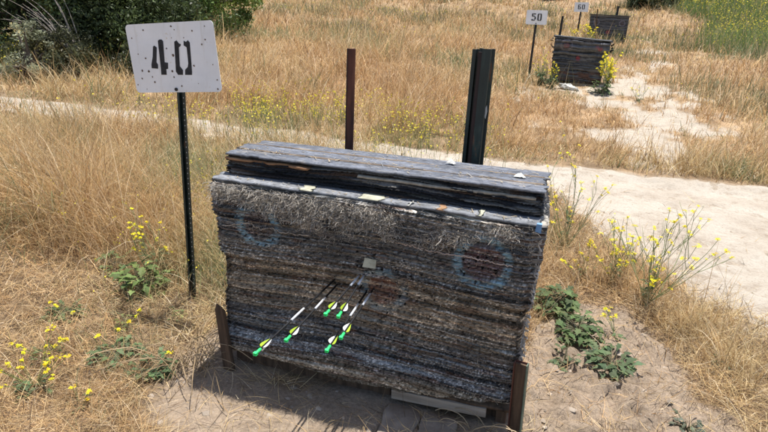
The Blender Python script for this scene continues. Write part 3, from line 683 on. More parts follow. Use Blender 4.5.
# sign 40 ---------------------------------------------------------------
def homog(src, dst):
    A = []
    for (x, y), (u_, v_) in zip(src, dst): A += [[x, y, 1, 0, 0, 0, -u_*x, -u_*y], [0, 0, 0, x, y, 1, -v_*x, -v_*y]]
    h = np.linalg.solve(np.array(A, float), np.array(dst, float).ravel()); Hm = np.append(h, 1).reshape(3, 3)
    def f(p): q = Hm @ np.array([p[0], p[1], 1.]); return (q[0]/q[2], q[1]/q[2])
    return f
sw, sh = .452, .297
M_signface = None
def sign_mat():
    m, nt, bs = newmat('weathered_sign_white'); n1 = noise_node(nt, 7, 6); n2 = noise_node(nt, 30, 4)
    c = ramp(nt, n1.outputs[0], [(.3, (.78, .79, .80)), (.7, (.90, .91, .92))]).outputs[0]
    s = ramp(nt, n2.outputs[0], [(.66, (1, 1, 1)), (.74, (.82, .72, .58))]).outputs[0]
    c = mix(nt, c, s, 1, 'MULTIPLY'); nt.links.new(c, bs.inputs['Base Color']); bs.inputs['Roughness'].default_value = .45
    n3 = noise_node(nt, 3.2, 2); n4 = noise_node(nt, 5, 5, (2.5, 1, .35), rough=.7); st = ramp(nt, n4.outputs[0], [(.56, (1, 1, 1)), (.72, (.80, .76, .70))]).outputs[0]; c2 = mix(nt, c, st, 1, 'MULTIPLY'); nt.links.new(c2, bs.inputs['Base Color']); bump(nt, bs, n3.outputs[0], .5, .03); return m
M_sign = sign_mat(); M_ink = spotted('stencil_black', [(.3, (.015, .015, .016)), (.75, (.05, .05, .055))], 30, .7, .3, None)
M_spot = spotted('rusted_pit', [(.3, (.06, .04, .03)), (.7, (.20, .13, .08))], 60, .9)
def rounded(w, h, r, n=5):
    out = []
    for cx, cy, a0 in ((w/2-r, h/2-r, 0), (-w/2+r, h/2-r, 90), (-w/2+r, -h/2+r, 180), (w/2-r, -h/2+r, 270)):
        for k in range(n+1): a = R(a0+90*k/n); out.append((cx+r*math.cos(a), cy+r*math.sin(a)))
    return out
def disc(m, cx, cz, r, y0, y1, n=9, irr=.2, M=None):
    m.prism([(cx+r*random.uniform(1-irr, 1+irr)*math.cos(6.283*k/n), cz+r*random.uniform(1-irr, 1+irr)*math.sin(6.283*k/n)) for k in range(n)], y0, y1, M=M)

sx, sy = -1.6415, 2.175
base = Vector((-1.657, sy+.006, g(-1.657, sy)-.1))
SG = empty('distance_sign', (base.x, base.y, 0), 'dented white sign reading 40 on a dark green perforated post', 'sign', 'distance signs along the range')
Tinv = Matrix.Translation((-base.x, -base.y, 0))
m = MB(); u_channel(m, .040, .016, .003, -.1, 1.16)
pst = m.build('post', M_postgreen, SG); pst.rotation_euler = (0, math.atan(.028), 0)
m = MB()
for k in range(42):
    m = MB(); z = .10+k*.0255; m.prism([(.0145+.0019*math.cos(6.283*i/6), z+.0030*math.sin(6.283*i/6)) for i in range(6)], -.0014, -.0004)
    m.build('hole', M_hole, pst)
Ms = Matrix.Translation((sx-base.x, -.012, H(-.2545))) @ Matrix.Rotation(R(-5.3), 4, 'Y')
m = MB(); m.prism(rounded(sw, sh, .018), -.001, .001, M=Ms); panel = m.build('sign_panel', M_sign, SG)
f40 = homog([(-16, 49), (448, 32), (508, 410), (38, 421)], [(-sw/2, sh/2), (sw/2, sh/2), (sw/2, -sh/2), (-sw/2, -sh/2)])
D4 = [[(162, 135), (170, 128), (182, 128), (190, 137), (197, 250), (215, 252), (215, 285), (205, 287), (207, 318), (178, 318), (176, 285)],
      [(135, 165), (142, 160), (155, 170), (152, 250), (160, 262), (160, 285), (125, 282), (124, 262), (132, 220)],
      ]
D0 = [[(250, 140), (262, 133), (275, 150), (285, 153), (283, 163), (274, 170), (279, 270), (296, 292), (296, 318), (270, 318), (258, 300)],
      [(300, 135), (312, 142), (322, 133), (332, 145), (345, 300), (345, 318), (308, 318), (308, 290), (322, 275), (325, 255), (316, 170), (300, 160)]]
for polys in (D4, D0):
    m = MB()
    for pl in polys: m.prism([f40(p) for p in pl][::-1], -.0022, -.0012, M=Ms)
    m.build('painted_number', M_ink, panel)
m = MB()
for (a, b, r_) in [(83, 78, 4), (232, 60, 4), (250, 78, 3), (343, 85, 4), (412, 130, 4), (408, 62, 3), (395, 155, 3), (208, 176, 3.5), (243, 212, 6), (92, 228, 3.5), (52, 205, 3), (72, 296, 4), (108, 300, 4), (238, 298, 4), (247, 330, 4), (290, 380, 3), (45, 375, 5), (70, 340, 4), (128, 330, 3), (140, 360, 4), (355, 268, 3.5), (455, 262, 3), (480, 345, 3), (485, 395, 3.5), (380, 365, 3), (300, 120, 3), (95, 400, 3), (20, 120, 2.5), (235, 120, 2.5)]:
    cx, cz = f40((a, b)); m = MB(); disc(m, cx, cz, r_*.00095*random.uniform(.6, 1.4), -.0020, -.0012, 11, .35, Ms); m.build('rust_pit', M_spot, panel)
cx, cz = f40((260, 399)); m = MB(); disc(m, cx, cz, .0075, -.006, -.0012, 12, 0, Ms); m.build('bolt', M_black, SG)

# rear posts -------------------------------------------------------------
o = empty('metal_post', (-.815, 2.2, 0), 'single narrow rusty red steel post rising behind the big target', 'post', 'steel posts behind the targets')
m = MB(); T_post(m, .032, -.1, H(-.165)); m.build('stake_body', M_rust, o); 
m = MB(); m.box(-.0195, -.0165, -.005, .012, -.1, H(-.165)); e_ = m.build('edge_flange', M_black, o)
o = empty('metal_post', (-.302, 2.3, 0), 'thick pair of nested dark green steel posts behind the big target', 'post', 'steel posts behind the targets')
m = MB(); u_channel(m, .062, .026, .0035, -.1, H(-.142)); q = m.build('channel_bar', M_postgreen, o); q.location = (-.013, 0, 0)
m = MB(); u_channel(m, .062, .026, .0035, -.1, H(-.137), -1); q = m.build('channel_bar', M_postgreen, o); q.location = (.014, .012, 0)
m = MB(); m.box(-.017, .013, -.016, -.004, -.1, H(-.150)); m.build('filler_strip', M_rust2, o)
m = MB(); m.prism([(.030, 1.10), (.036, 1.115), (.040, 1.09), (.036, 1.06), (.029, 1.075)], -.004, -.001); q = m.build('chipped_paint', M_hole, o)
# front corner stakes ------------------------------------------------------
o = empty('corner_stake', (-1.160, 1.733, 0), 'short dark split wooden stake at the lower left corner of the big target', 'stake', 'stakes at the target corners')
m = MB(); m.add([(-.024, -.012, -.12), (.022, -.012, -.12), (.022, .014, -.12), (-.024, .014, -.12), (-.022, -.011, .285), (.012, -.010, .305), (.014, .012, .27), (-.020, .012, .25), (-.014, -.004, .315)],
                [(0, 3, 2, 1), (0, 1, 5, 4), (1, 2, 6, 5), (2, 3, 7, 6), (3, 0, 4, 7), (4, 5, 8), (5, 6, 8), (6, 7, 8), (7, 4, 8)])
q = m.build('stake_wood', M_darkwood, o, bevel=.002); q.rotation_euler = (0, R(-5), 0)
o = empty('corner_stake', (.028, 1.732, 0), 'short rusty steel channel stake at the lower right corner of the big target', 'stake', 'stakes at the target corners')
o.rotation_euler = (0, R(-2.5), R(-12))
m = MB(); m.box(-.024, .024, .012, .0155, -.1, .325); m.box(-.024, -.0205, -.012, .012, -.1, .325); q = m.build('channel_web', M_rust, o, bevel=.0008)
m = MB(); m.box(.0205, .024, -.012, .0115, -.1, .327); m.build('channel_flange', M_gvedge, o)
m = MB(); m.box(-.0200, .0200, .002, .0115, -.1, .318); m.build('packed_backing', M_darkwood, o)

# ------------------------------------------------------------------ far targets
def far_target(name, pts, depth, rings, label, seed, steps, base=None):
    """pts: world (x,z) of TL TR BR BL at plane y"""
    (y0, TL, TR, BR, BL) = pts
    o = empty('archery_target', ((TL[0]+TR[0])/2, y0, min(BL[1], BR[1])), label, 'archery target', 'layered archery targets along the range')
    Mi = Matrix.Translation(-Vector(o.location))
    rows, nf = 80, 150; t = np.linspace(0, 1, rows)[:, None]
    def ring_strip(sidepts, nrm):
        pass
    def wall(ax, bx, ya, yb, n, nx, ny, seedk):
        s = np.linspace(0, 1, n)[None, :]
        top = np.array([TL[1]])[0]+(TR[1]-TL[1])*(ax+(bx-ax)*s); bot = BL[1]+(BR[1]-BL[1])*(ax+(bx-ax)*s)
        xt = TL[0]+(TR[0]-TL[0])*(ax+(bx-ax)*s); xb = BL[0]+(BR[0]-BL[0])*(ax+(bx-ax)*s)
        top = top+(fbm((ax+(bx-ax)*s)*4, 0*s, seed+70)-.5)*.05*steps
        Z = bot+(top-bot)*t; X = xb+(xt-xb)*t; Y = (ya+(yb-ya)*s)+0*t
        zz = Z-BL[1]+.5+(fbm(X*1.5, Z, seed+71)-.5)*.06; li = np.floor(zz/.017); q = zz/.017-li
        r1 = hsh(li, 0*li, seed+72); off = (r1-.5)*.05*steps+(vn(X*5, li*3.3, seed+73)-.5)*.05*steps-(np.abs(2*q-1)**3)*.01
        if steps > .9: off = off+.03*sstep(.35, .3, (Z-bot)/(top-bot))*-1+.04*sstep(.7, .8, (Z-bot)/(top-bot))
        X2 = X+nx*off; Y2 = Y+ny*off
        c = np.array([.085, .085, .09])*(.3+1.5*r1[..., None]); g_ = sstep(.5, .72, vn(X*6, li*2.1, seed+74))[..., None]*.5
        c = c*(1-g_)+np.array([.22, .21, .20])*g_
        b_ = (sstep(.3, .2, (Z-bot)/(top-bot))*sstep(.4, .6, vn(X*5, li*1.1, seed+75)))[..., None]*.7*(steps > .9); c = c*(1-b_)+np.array([.17, .08, .05])*b_
        if ny < 0:
            for (cx, cz, rad, st, ringo) in rings:
                d = np.hypot(X-cx, Z-cz)+(fbm(X*20, Z*20, 76)-.5)*.03
                k = (sstep(rad, rad*.7, d)*st)[..., None]; k = k*(.4+.6*sstep(.3, .6, vn(X*50, Z*50, 78)))[..., None]; c = c*(1-k)+np.array([.36, .07, .08])*k
                k = (sstep(.022, .008, np.abs(d-rad*1.6))*ringo)[..., None]; c = c*(1-k)+np.array([.30, .26, .30])*k
        return np.stack([X2, Y2, Z], -1).reshape(-1, 3), c.reshape(-1, 3), n
    VV, FF, CC = [], [], []; b = 0
    for (ax, bx, ya, yb, n, nx, ny, k) in ((0, 1, y0, y0, nf, 0, -1, 0), (1, 1, y0, y0+depth, 30, 1, 0, 1), (1, 0, y0+depth, y0+depth, nf, 0, 1, 2), (0, 0, y0+depth, y0, 30, -1, 0, 3)):
        v, c, n = wall(ax, bx, ya, yb, n, nx, ny, k); i = np.arange(n-1)[None, :]+np.arange(rows-1)[:, None]*n+b
        VV.append(v); CC.append(c); FF.append(np.stack([i, i+1, i+1+n, i+n], -1).reshape(-1, 4)); b += len(v)
    # top: stretch between front row and rear row
    fr = VV[0][-nf:]; re = VV[2][-nf:][::-1]; VV.append(np.concatenate([fr, re])); CC.append(np.tile([.07, .07, .075], (2*nf, 1)))
    i = np.arange(nf-1)+b; FF.append(np.stack([i, i+1, i+1+nf, i+nf], -1)); 
    V = np.concatenate(VV); C = np.concatenate(CC); F = np.concatenate(FF)
    q = mesh_np('carpet_stack', V, F, M_layers, o, C); q.matrix_parent_inverse = Mi
    n = 26; xs0 = TL[0]-.02; xs1 = TR[0]+.02
    V, F = wavy_board('c', xs0, xs1, y0-.03, y0+depth+.02, TL[1]+.002, TL[1]+.024, M_board, n=40, wob=.012, seed=seed+5, tilt=(TR[1]-TL[1])/(xs1-xs0), sag=.008*steps)
    q = mesh_np('top_sheet', V, F, M_black, o); q.matrix_parent_inverse = Mi
    return o
b2 = g(.25, 10.92)-.03
far_target('b', (10.92, (-.19, H(-.375)), (.76, H(-.415)), (.70, H(-1.13)), (-.17, H(-1.13))), .34,
           [(.03, H(-.50), .060, .4, .35), (.25, H(-.72), .045, .9, .1), (.60, H(-.53), .045, .6, .15), (.54, H(-.50), .035, .5, 0)],
           'middle dark layered target with ragged sagging layers beside the 50 sign', 400, 1.0)
far_target('b', (20.06, (.65, H(.045)), (1.80, H(.040)), (1.80, H(-.75)), (.66, H(-.75))), .35,
           [(.85, H(-.17), .05, .1, .5), (1.62, H(-.17), .05, .1, .5), (1.24, H(-.46), .075, .9, .15)],
           'farthest dark layered target with a straight top beside the 60 sign', 500, .35)

def seg_digit(ch):
    # stencil digits in a 1 x 1.7 box
    a, t = .0, .26
    L = lambda x0, x1, z0, z1: [(x0, z0), (x1, z0), (x1, z1), (x0, z1)]
    return {'5': [L(.08, .34, .95, 1.7), L(.40, .95, 1.46, 1.7), L(.34, .80, .95, 1.16), L(.68, .98, .30, .92), L(.05, .36, .0, .34), L(.42, .80, 0, .22)],
            '0': [L(.03, .32, .18, 1.52), L(.68, .97, .18, 1.52), L(.14, .44, 1.46, 1.7), L(.56, .86, 1.46, 1.7), L(.14, .44, 0, .24), L(.56, .86, 0, .24)],
            '6': [L(.03, .32, .18, 1.52), L(.68, .97, .18, .84), L(.14, .44, 1.46, 1.7), L(.56, .90, 1.42, 1.7), L(.34, .80, .82, 1.02), L(.14, .44, 0, .24), L(.56, .86, 0, .24)]}[ch]
def far_sign(x, y, zc, w, h, txt, label, rolld, th):
    zb = g(x, y); o = empty('distance_sign', (x, y, zb), label, 'sign', 'distance signs along the range')
    m = MB(); T_post(m, th, -.1, zc-zb+.05); m.build('post', M_black, o)
    Ms = Matrix.Translation((0, -.012, zc-zb)) @ Matrix.Rotation(R(rolld), 4, 'Y')
    m = MB(); m.prism(rounded(w, h, .02), -.001, .001, M=Ms); p = m.build('sign_panel', M_sign, o)
    dw = w*.215; dh = dw*1.55/1.7*1.0
    for k, ch in enumerate(txt):
        m = MB()
        for pl in seg_digit(ch): m.prism([((px_-1.15+k*1.3)*dw, (pz-.80)*dh) for px_, pz in pl][::-1], -.004-.0012, -.0012, M=Ms)
        m.build('painted_number', M_ink, p)
    m = MB(); disc(m, 0, -h*.42, .010, -.006, -.0012, 8, 0, Ms); m.build('bolt', M_black, o)
far_sign(-.548, 10.8, H(-.062), .360, .240, '50', 'small white sign reading 50 beside the middle target', -1, .040)
far_sign(.322, 20.0, H(.257), .430, .285, '60', 'distant white sign reading 60 beside the farthest target', -2, .050)
def far_post(x, y, ztop, w, label, lean, mat, xb=None):
    zb = g(x, y); o = empty('metal_post', (x, y, zb), label, 'post', 'steel posts behind the targets')
    m = MB(); T_post(m, w, -.15, ztop-zb); q = m.build('stake_body', mat, o); q.rotation_euler = (0, R(lean), 0)
    m = MB(); m.box(-w*.55, -w*.45, -.006, .01, -.15, ztop-zb); q = m.build('edge_flange', M_black, o); q.rotation_euler = (0, R(lean), 0)
far_post(-.135, 11.4, H(-.02), .040, 'thin dark post rising behind the middle target near the 50 sign', 1, M_black)
far_post(1.45, 20.5, H(.34), .065, 'stubby black post sticking up behind the farthest target', 0, M_black)
far_post(.89, 19.7, H(.22), .030, 'thin leaning stake standing in front of the farthest target', -5, M_darkwood)
# white sandbag in front of the middle target
bm = bmesh.new(); bmesh.ops.create_icosphere(bm, subdivisions=4, radius=1)
for v in bm.verts:
    p = v.co; n_ = float(fbm(np.array([p.x*2.3+7]), np.array([p.y*2.3+p.z*1.7]), 600)[0])-.5
    v.co = Vector((p.x*.17*(1+n_*.7), p.y*.09*(1+n_*.6), max(p.z, -.35)*.055*(1+n_*1.4)+.012))
me = bpy.data.meshes.new('sandbag'); bm.to_mesh(me); bm.free(); me.materials.append(M_paper)
o = bpy.data.objects.new('sandbag', me); COL.objects.link(o); o.location = (.17, 10.35, g(.17, 10.35)+.02); o.rotation_euler = (0, .1, -.3)
tag(o, 'crumpled white plastic bag on the ground before the middle target', 'bag')

# slabs in the target's shade
for (xa, xb, ya, lab) in ((-.455, -.325, 1.50, 'left flat brown board on the soil before the big target'), (-.315, -.185, 1.60, 'right flat brown board on the soil before the big target')):
    V, F = wavy_board('s', xa, xb, ya, 1.745, .004, .016, M_wood, n=24, wob=.003, seed=int(-xa*999), sag=.001)
    tag(mesh_np('ground_board', V+np.array([0, 0, g((xa+xb)/2, 1.65)]), F, spotted('dirty_board', [(.3, (.17, .13, .10)), (.7, (.30, .25, .20))], 16), None), lab, 'board', 'boards on the soil')

# ------------------------------------------------------------------ plants
def add_leaf(m, base, az, elev_, L, Wd, col, lobes=4, droop=.9, seed=0):
    n = 9; r = random.Random(seed); vs = []; fs = []
    p = Vector(base); e = elev_; hd = Vector((math.cos(az), math.sin(az), 0)); sd = Vector((-math.sin(az), math.cos(az), 0))
    for i in range(n+1):
        t = i/n; w = Wd*math.sin(math.pi*min(1, t**.75*.97+.03))*(.45+.75*t)
        w *= (1+.42*math.cos(t*lobes*6.283)) if lobes else 1
        fold = .25*w
        j = Vector((0, 0, r.uniform(-.1, .1)*Wd))
        vs += [p-sd*w+Vector((0, 0, fold))+j, p, p+sd*w+Vector((0, 0, fold))-j]
        st = L/n; p = p+(hd*math.cos(e)+Vector((0, 0, 1))*math.sin(e))*st; e -= droop/n*(1+r.uniform(-.3, .3))
    for i in range(n):
        a = i*3; fs += [(a, a+1, a+4, a+3), (a+1, a+2, a+5, a+4)]
    m.add(vs, fs, col)
def flower(m, p, s, r):
    # a cluster of small four-petalled flowers
    k = 5 if s > .006 else 3
    for q in range(k):
        c = Vector(p)+Vector((r.gauss(0, 1), r.gauss(0, 1), r.gauss(0, .7)))*s*.55
        a0 = r.uniform(0, 1.57); tilt = Matrix.Rotation(r.uniform(-.7, .7), 3, 'X') @ Matrix.Rotation(r.uniform(-.7, .7), 3, 'Y')
        col = (.80*r.uniform(.85, 1.1), .68*r.uniform(.85, 1.1), .03)
        for j in range(4):
            a = a0+j*math.pi/2; d = tilt @ Vector((math.cos(a), math.sin(a), .15)); e = tilt @ Vector((-math.sin(a), math.cos(a), 0))
            m.add([c, c+d*s*.55-e*s*.33, c+d*s*.8, c+d*s*.55+e*s*.33], [(0, 1, 2, 3)], col)
def mustard(x, y, h, spread, nb, label, seed, flowers=1.0, leafy=12, fs=.008, leafsize=.05, lean=(0, 0), stemc=(.25, .30, .14), group='wild mustard plants', catn='wildflower', r_st=.0024, dens=.42, fl0=.42):
    rmin = r_st*.55
    r = random.Random(seed); o = empty('mustard_plant', (x, y, g(x, y)-.003), label, catn, group)
    st, fl, lf = MB(), [], MB()
    def grow(p, d, L, rad, depth):
        pts = [p]; q = p; dd = d.copy(); n = 6
        for i in range(n):
            dd = (dd+Vector((r.gauss(0, .10), r.gauss(0, .10), .06))).normalized(); q = q+dd*L/n; pts.append(q)
        st.tube(pts, [rad*(1-.55*i/n) for i in range(n+1)], 4, tuple(np.array(stemc)*r.uniform(.8, 1.2)), cap=False)
        if depth == 0 or L < .06:
            if r.random() < flowers*fl0: flower(fnew(fl), pts[-1], fs*r.uniform(.6, 1.1), r)
            return
        for i in range(1, n):
            if r.random() < dens:
                a = r.uniform(0, 6.283); nd = (dd+Vector((math.cos(a), math.sin(a), .25))*r.uniform(.4, .8)).normalized()
                grow(pts[i], nd, L*r.uniform(.25, .6), max(rad*.7, rmin), depth-1)
        if r.random() < flowers: flower(fnew(fl), pts[-1], fs*1.3, r)
    for k in range(nb):
        a = r.uniform(0, 6.283); t = r.uniform(.1, 1)*spread
        d = Vector((math.cos(a)*t+lean[0], math.sin(a)*t+lean[1], 1)).normalized()
        grow(Vector((r.gauss(0, .012), r.gauss(0, .012), 0)), d, h*r.uniform(.6, 1.05), r_st, 2 if h > .15 else 1)
    for k in range(leafy):
        a = r.uniform(0, 6.283); zz = r.random()**2*h*.4
        add_leaf(lf, (math.cos(a)*.02*zz/h, math.sin(a)*.02, zz), a, r.uniform(.1, .9), leafsize*r.uniform(.6, 1.4), leafsize*.17, tuple(np.array((.085, .13, .055))*r.uniform(.7, 1.3)), 3, 1.2, k+seed)
    st.build('stem', M_stem, o)
    if lf.v: lf.build('foliage', M_leaf, o)
    build_flowers(fl, o)
    return o
def fnew(L): L.append(MB()); return L[-1]
def build_flowers(L, o):
    if len(L) > 44:
        m = MB()
        for q in L: m.add(q.v, q.f); m.c[-len(q.v):] = q.c
        L = [m]
    for q in L: q.build('flower', M_petal, o)
def weed(x, y, rad, n, label, seed, col=(.085, .125, .050), h=.06, group='low leafy weeds', flowers=0):
    r = random.Random(seed); o = empty('leafy_weed', (x, y, g(x, y)-.002), label, 'weed', group); lf = MB(); st = MB()
    for k in range(n):
        a = r.uniform(0, 6.283); d = rad*math.sqrt(r.random())*.8; z = r.uniform(.005, h)*(1-d/rad*.4)
        bx, by = math.cos(a)*d*.8, math.sin(a)*d*.8
        gz = g(x+bx, y+by)-g(x, y)
        st.tube([(0, 0, 0), (bx*.5, by*.5, z*.7+gz*.5), (bx, by, z+gz)], [.0022, .0018, .0014], 4, (.16, .15, .09), cap=False)
        add_leaf(lf, (bx, by, z+gz), a+r.gauss(0, .9), r.uniform(-.05, .7), rad*r.uniform(.25, .55), rad*r.uniform(.08, .14), tuple(np.array(col)*r.uniform(.6, 1.45)*np.array((r.uniform(.9, 1.15), 1, r.uniform(.85, 1.1)))), r.choice([2, 3, 3]), r.uniform(.6, 1.5), k*7+seed)
    st.build('stem', M_stem, o); lf.build('foliage', M_leaf, o)
    if flowers:
        fl = []
        for k in range(flowers):
            a = r.uniform(0, 6.283); d = rad*r.uniform(.2, 1.3); p = (math.cos(a)*d, math.sin(a)*d, h*r.uniform(1, 2.2))
            st2 = [(0, 0, 0), (p[0]*.6, p[1]*.6, p[2]*.6), p]; q = fnew(fl); q.tube(st2, .0012, 4, (.25, .3, .1), cap=False); flower(q, p, .0095, r)
        build_flowers(fl, o)
    return o
# right of the target
mustard(.18, 3.72, .60, .75, 12, 'airy yellow-flowered mustard just right of the target top', 21, leafy=22, fs=.0085)
mustard(.30, 3.25, .20, .9, 6, 'low mustard tuft in front of the airy mustard right of the target', 22, leafy=14, fs=.0085)
mustard(.62, 3.02, .60, .95, 14, 'wide-branching yellow mustard at the near edge of the sandy path', 23, leafy=26, fs=.0085)
mustard(.46, 3.25, .36, 1.0, 9, 'shorter thin mustard left of the wide-branching one', 24, leafy=12, fs=.008)
mustard(.44, 2.62, .15, .9, 3, 'tiny mustard sprig on bare soil between the leafy weeds', 25, leafy=5, fs=.009)
weed(.15, 2.77, .17, 110, 'dense dark green leafy weed right beside the target edge', 31, h=.13)
weed(.26, 2.55, .15, 90, 'dark green weed in the middle of the leafy patch right of the target', 32, h=.09)
weed(.40, 2.33, .14, 70, 'blue-green weed at the lower end of the leafy patch on bare soil', 33, (.095, .135, .065), .06)
weed(.20, 2.30, .09, 30, 'small sparse weed below the leafy patch near the channel stake', 34, (.095, .135, .065), .04)
weed(.90, 2.55, .07, 26, 'small green weed alone in dry grass at the right', 35, (.08, .125, .07), .04)
weed(.66, 2.03, .08, 26, 'small grey-green weed at the bottom edge right of the target', 36, (.10, .125, .09), .04)
# left of the target
mustard(-2.00, 2.34, .36, .6, 6, 'leafy mustard with pale yellow flowers left of the 40 sign post', 41, leafy=60, leafsize=.07, fs=.007, fl0=.2)
mustard(-1.80, 2.75, .30, .6, 4, 'thin yellow mustard in tall grass just behind the 40 sign post', 42, leafy=8, fs=.008, fl0=.3)
weed(-1.95, 2.16, .17, 80, 'broad-leaved green weed at the foot of the grass left of the 40 sign', 43, (.14, .20, .065), .18)
weed(-2.12, 1.82, .11, 50, 'round dark green weed at the left edge of the dry litter', 44, h=.05, flowers=3)
weed(-1.66, 1.64, .13, 60, 'dark blue-green weed low in the litter, left of a twin patch', 45, (.085, .130, .060), .06, flowers=2)
weed(-1.45, 1.60, .12, 60, 'dark blue-green weed low in the litter, nearest the target left side', 46, (.085, .130, .060), .06, flowers=1)
weed(-1.80, 1.36, .10, 30, 'yellow-flowered weed in the bottom left corner of the picture', 47, (.09, .13, .06), .06, flowers=16)
weed(-1.93, 1.52, .09, 14, 'sparse yellow-flowered weed above the corner weed at the left', 48, (.10, .14, .06), .05, flowers=9)
weed(-1.56, 1.34, .06, 12, 'thin weed with two yellow flowers at the bottom left of the bare soil', 49, (.10, .13, .06), .04, flowers=3)
weed(-1.20, 2.35, .10, 30, 'green weed pressed against the target left side', 50, (.10, .16, .06), .10)

weed(-2.25, 2.30, .12, 36, 'pale green weed in short grass at the left, farther back than the leafy mustard', 51, (.13, .18, .07), .10)
weed(-1.62, 2.02, .07, 18, 'tiny green weed in the litter just before the 40 sign post', 52, (.12, .17, .06), .05)
weed(-1.42, 2.62, .10, 26, 'green weed in grass between the 40 sign post and the target', 53, (.12, .17, .06), .12, flowers=3)
weed(-1.78, 1.85, .08, 20, 'small yellow-green weed between the broad-leaved one and the blue-green pair', 54, (.15, .19, .06), .06, flowers=3)
mustard(-1.66, 3.0, .30, .6, 5, 'airy yellow mustard in tall grass right behind the 40 sign post', 55, leafy=14, fs=.008)
# dry arching stalks by the right stake
o = empty('dry_stalk', (-.09, 1.70, 0), 'arching dead stalks before the lower right corner of the big target', 'dry plant')
m = MB(); rr = random.Random(77)
for k in range(16):
    a = rr.uniform(2.2, 6.0); L = rr.uniform(.08, .22); e = rr.uniform(.5, 1.3); p = Vector((rr.uniform(-.05, .07), rr.uniform(-.04, .03), 0)); pts = [p]
    for i in range(7): p = p+Vector((math.cos(a)*math.cos(e), math.sin(a)*math.cos(e)*.5, math.sin(e)))*L/5; e -= rr.uniform(.15, .5); pts.append(p)
    m.tube(pts, .0017, 4, tuple(np.array((.50, .38, .24))*rr.uniform(.6, 1.1)), cap=False)
m.build('stem', M_stem, o)
o = empty('dry_stalk', (-1.30, 1.68, 0), 'arching dead stalks against the wooden stake left of the big target', 'dry plant')
m = MB()
for k in range(60):
    a = rr.uniform(0, 6.28); L = rr.uniform(.10, .30); e = rr.uniform(.6, 1.4); p = Vector((rr.uniform(-.10, .06), rr.uniform(-.08, .12), 0)); pts = [p]
    for i in range(7): p = p+Vector((math.cos(a)*math.cos(e), math.sin(a)*math.cos(e), math.sin(e)))*L/5; e -= rr.uniform(.1, .5); pts.append(p)
    m.tube(pts, .0017, 4, tuple(np.array((.40, .29, .17))*rr.uniform(.5, 1.1)), cap=False)
m.build('stem', M_stem, o)
# plants round the middle target
mustard(-.33, 10.5, .55, .45, 9, 'green mustard with yellow flowers left of the middle target', 61, leafy=110, leafsize=.13, fs=.011, r_st=.005)
mustard(-.12, 10.3, .40, .5, 6, 'small yellow mustard overlapping the left corner of the middle target', 62, leafy=60, leafsize=.12, fs=.011, r_st=.005)
mustard(.78, 10.45, .55, .7, 16, 'bright yellow flowering mustard at the right corner of the middle target', 63, leafy=40, leafsize=.10, fs=.017, r_st=.005, dens=.6, fl0=.7)
weed(.68, 10.25, .24, 60, 'dark green leafy weed under the bright mustard by the middle target', 64, h=.25)
mustard(.70, 19.3, .60, .7, 14, 'yellow mustard at the left corner of the farthest target', 65, leafy=50, leafsize=.14, fs=.020, r_st=.007)
mustard(.30, 18.9, .50, .7, 10, 'green and yellow mustard below the 60 sign', 66, leafy=70, leafsize=.14, fs=.018, r_st=.007)
mustard(1.25, 9.9, .25, .8, 4, 'tiny mustard on the bare trail right of the middle target', 67, leafy=14, leafsize=.08, fs=.008, r_st=.003)

# drifts of mustard nobody could count
def drift(name, n, area, hmin, hmax, label, stem_p=.6, fs=.9, green=(.20, .25, .10), nst=3, seed=0, yel=.8, dry=.1):
    r2 = np.random.default_rng(seed)
    x, y = area(n, r2); n = len(x); d = np.hypot(x, y)
    h = r2.uniform(hmin, hmax, n); az = r2.uniform(0, 6.283, n)
    P = np.stack([x, y, G(x, y)], -1); col = np.array(green)*r2.uniform(.6, 1.4, (n, 1)); dr_ = r2.random(n) < dry; col[dr_] = np.array([.52, .43, .25])*r2.uniform(.7, 1.2, (dr_.sum(), 1))
    V, F, C = blades(P, h, .0008*d*r2.uniform(.6, 1.5, n), np.abs(r2.normal(.05, .15, n)), np.abs(r2.normal(.3, .2, n)), az, col, 4)
    tip = V.reshape(n, -1, 3)[:, -2:].mean(1); k = r2.random(n) < yel; tip = tip[k]; d2 = d[k]; m_ = len(tip)
    rep = 2; tip = np.repeat(tip, rep, 0)+r2.normal(0, 1, (m_*rep, 3))*(np.repeat(d2, rep)*.0022)[:, None]; d2 = np.repeat(d2, rep)
    s = .0011*fs*d2*r2.uniform(.7, 1.5, len(tip)); a = r2.normal(0, 1, (len(tip), 3)); a /= np.linalg.norm(a, axis=1)[:, None]
    b = np.cross(a, r2.normal(0, 1, (len(tip), 3))); b /= np.linalg.norm(b, axis=1)[:, None]
    Q = np.stack([tip-a*s[:, None], tip-b*s[:, None], tip+a*s[:, None], tip+b*s[:, None]], 1).reshape(-1, 3)
    FQ = np.arange(len(Q)).reshape(-1, 4)+len(V); CQ = np.repeat(np.array([.80, .68, .08])*r2.uniform(.75, 1.1, (len(tip), 1)), 4, 0)
    tag(mesh_np(name, np.concatenate([V, Q]), np.concatenate([F, FQ]), M_petal, None, np.concatenate([C, CQ])), label, 'wildflowers', None, 'stuff')
def gauss_area(cx, cy, sx_, sy_, lim=None, cap=.12):
    def f(n, r2):
        x = r2.normal(cx, sx_, n); y = r2.normal(cy, sy_, n); k = (fbm(x*1.8, y*1.8, 700) > .45) & (path_sd(x, y) < cap)
        if lim: k &= lim(x, y)
        return x[k], y[k]
    return f
drift('mustard_drift', 2700, gauss_area(-2.8, 6.2, 1.05, .6, lambda x, y: (y > 5.1) & (x < -.3), .6), .10, .38, 'thin drift of yellow mustard between the 40 sign and the rusty post', seed=1, fs=1.15)
drift('mustard_edge', 520, gauss_area(-2.3, 3.2, .45, .6, lambda x, y: x < -1.4), .10, .30, 'few yellow flowers dotted in the tall grass below the 40 sign', seed=2, fs=1.3)
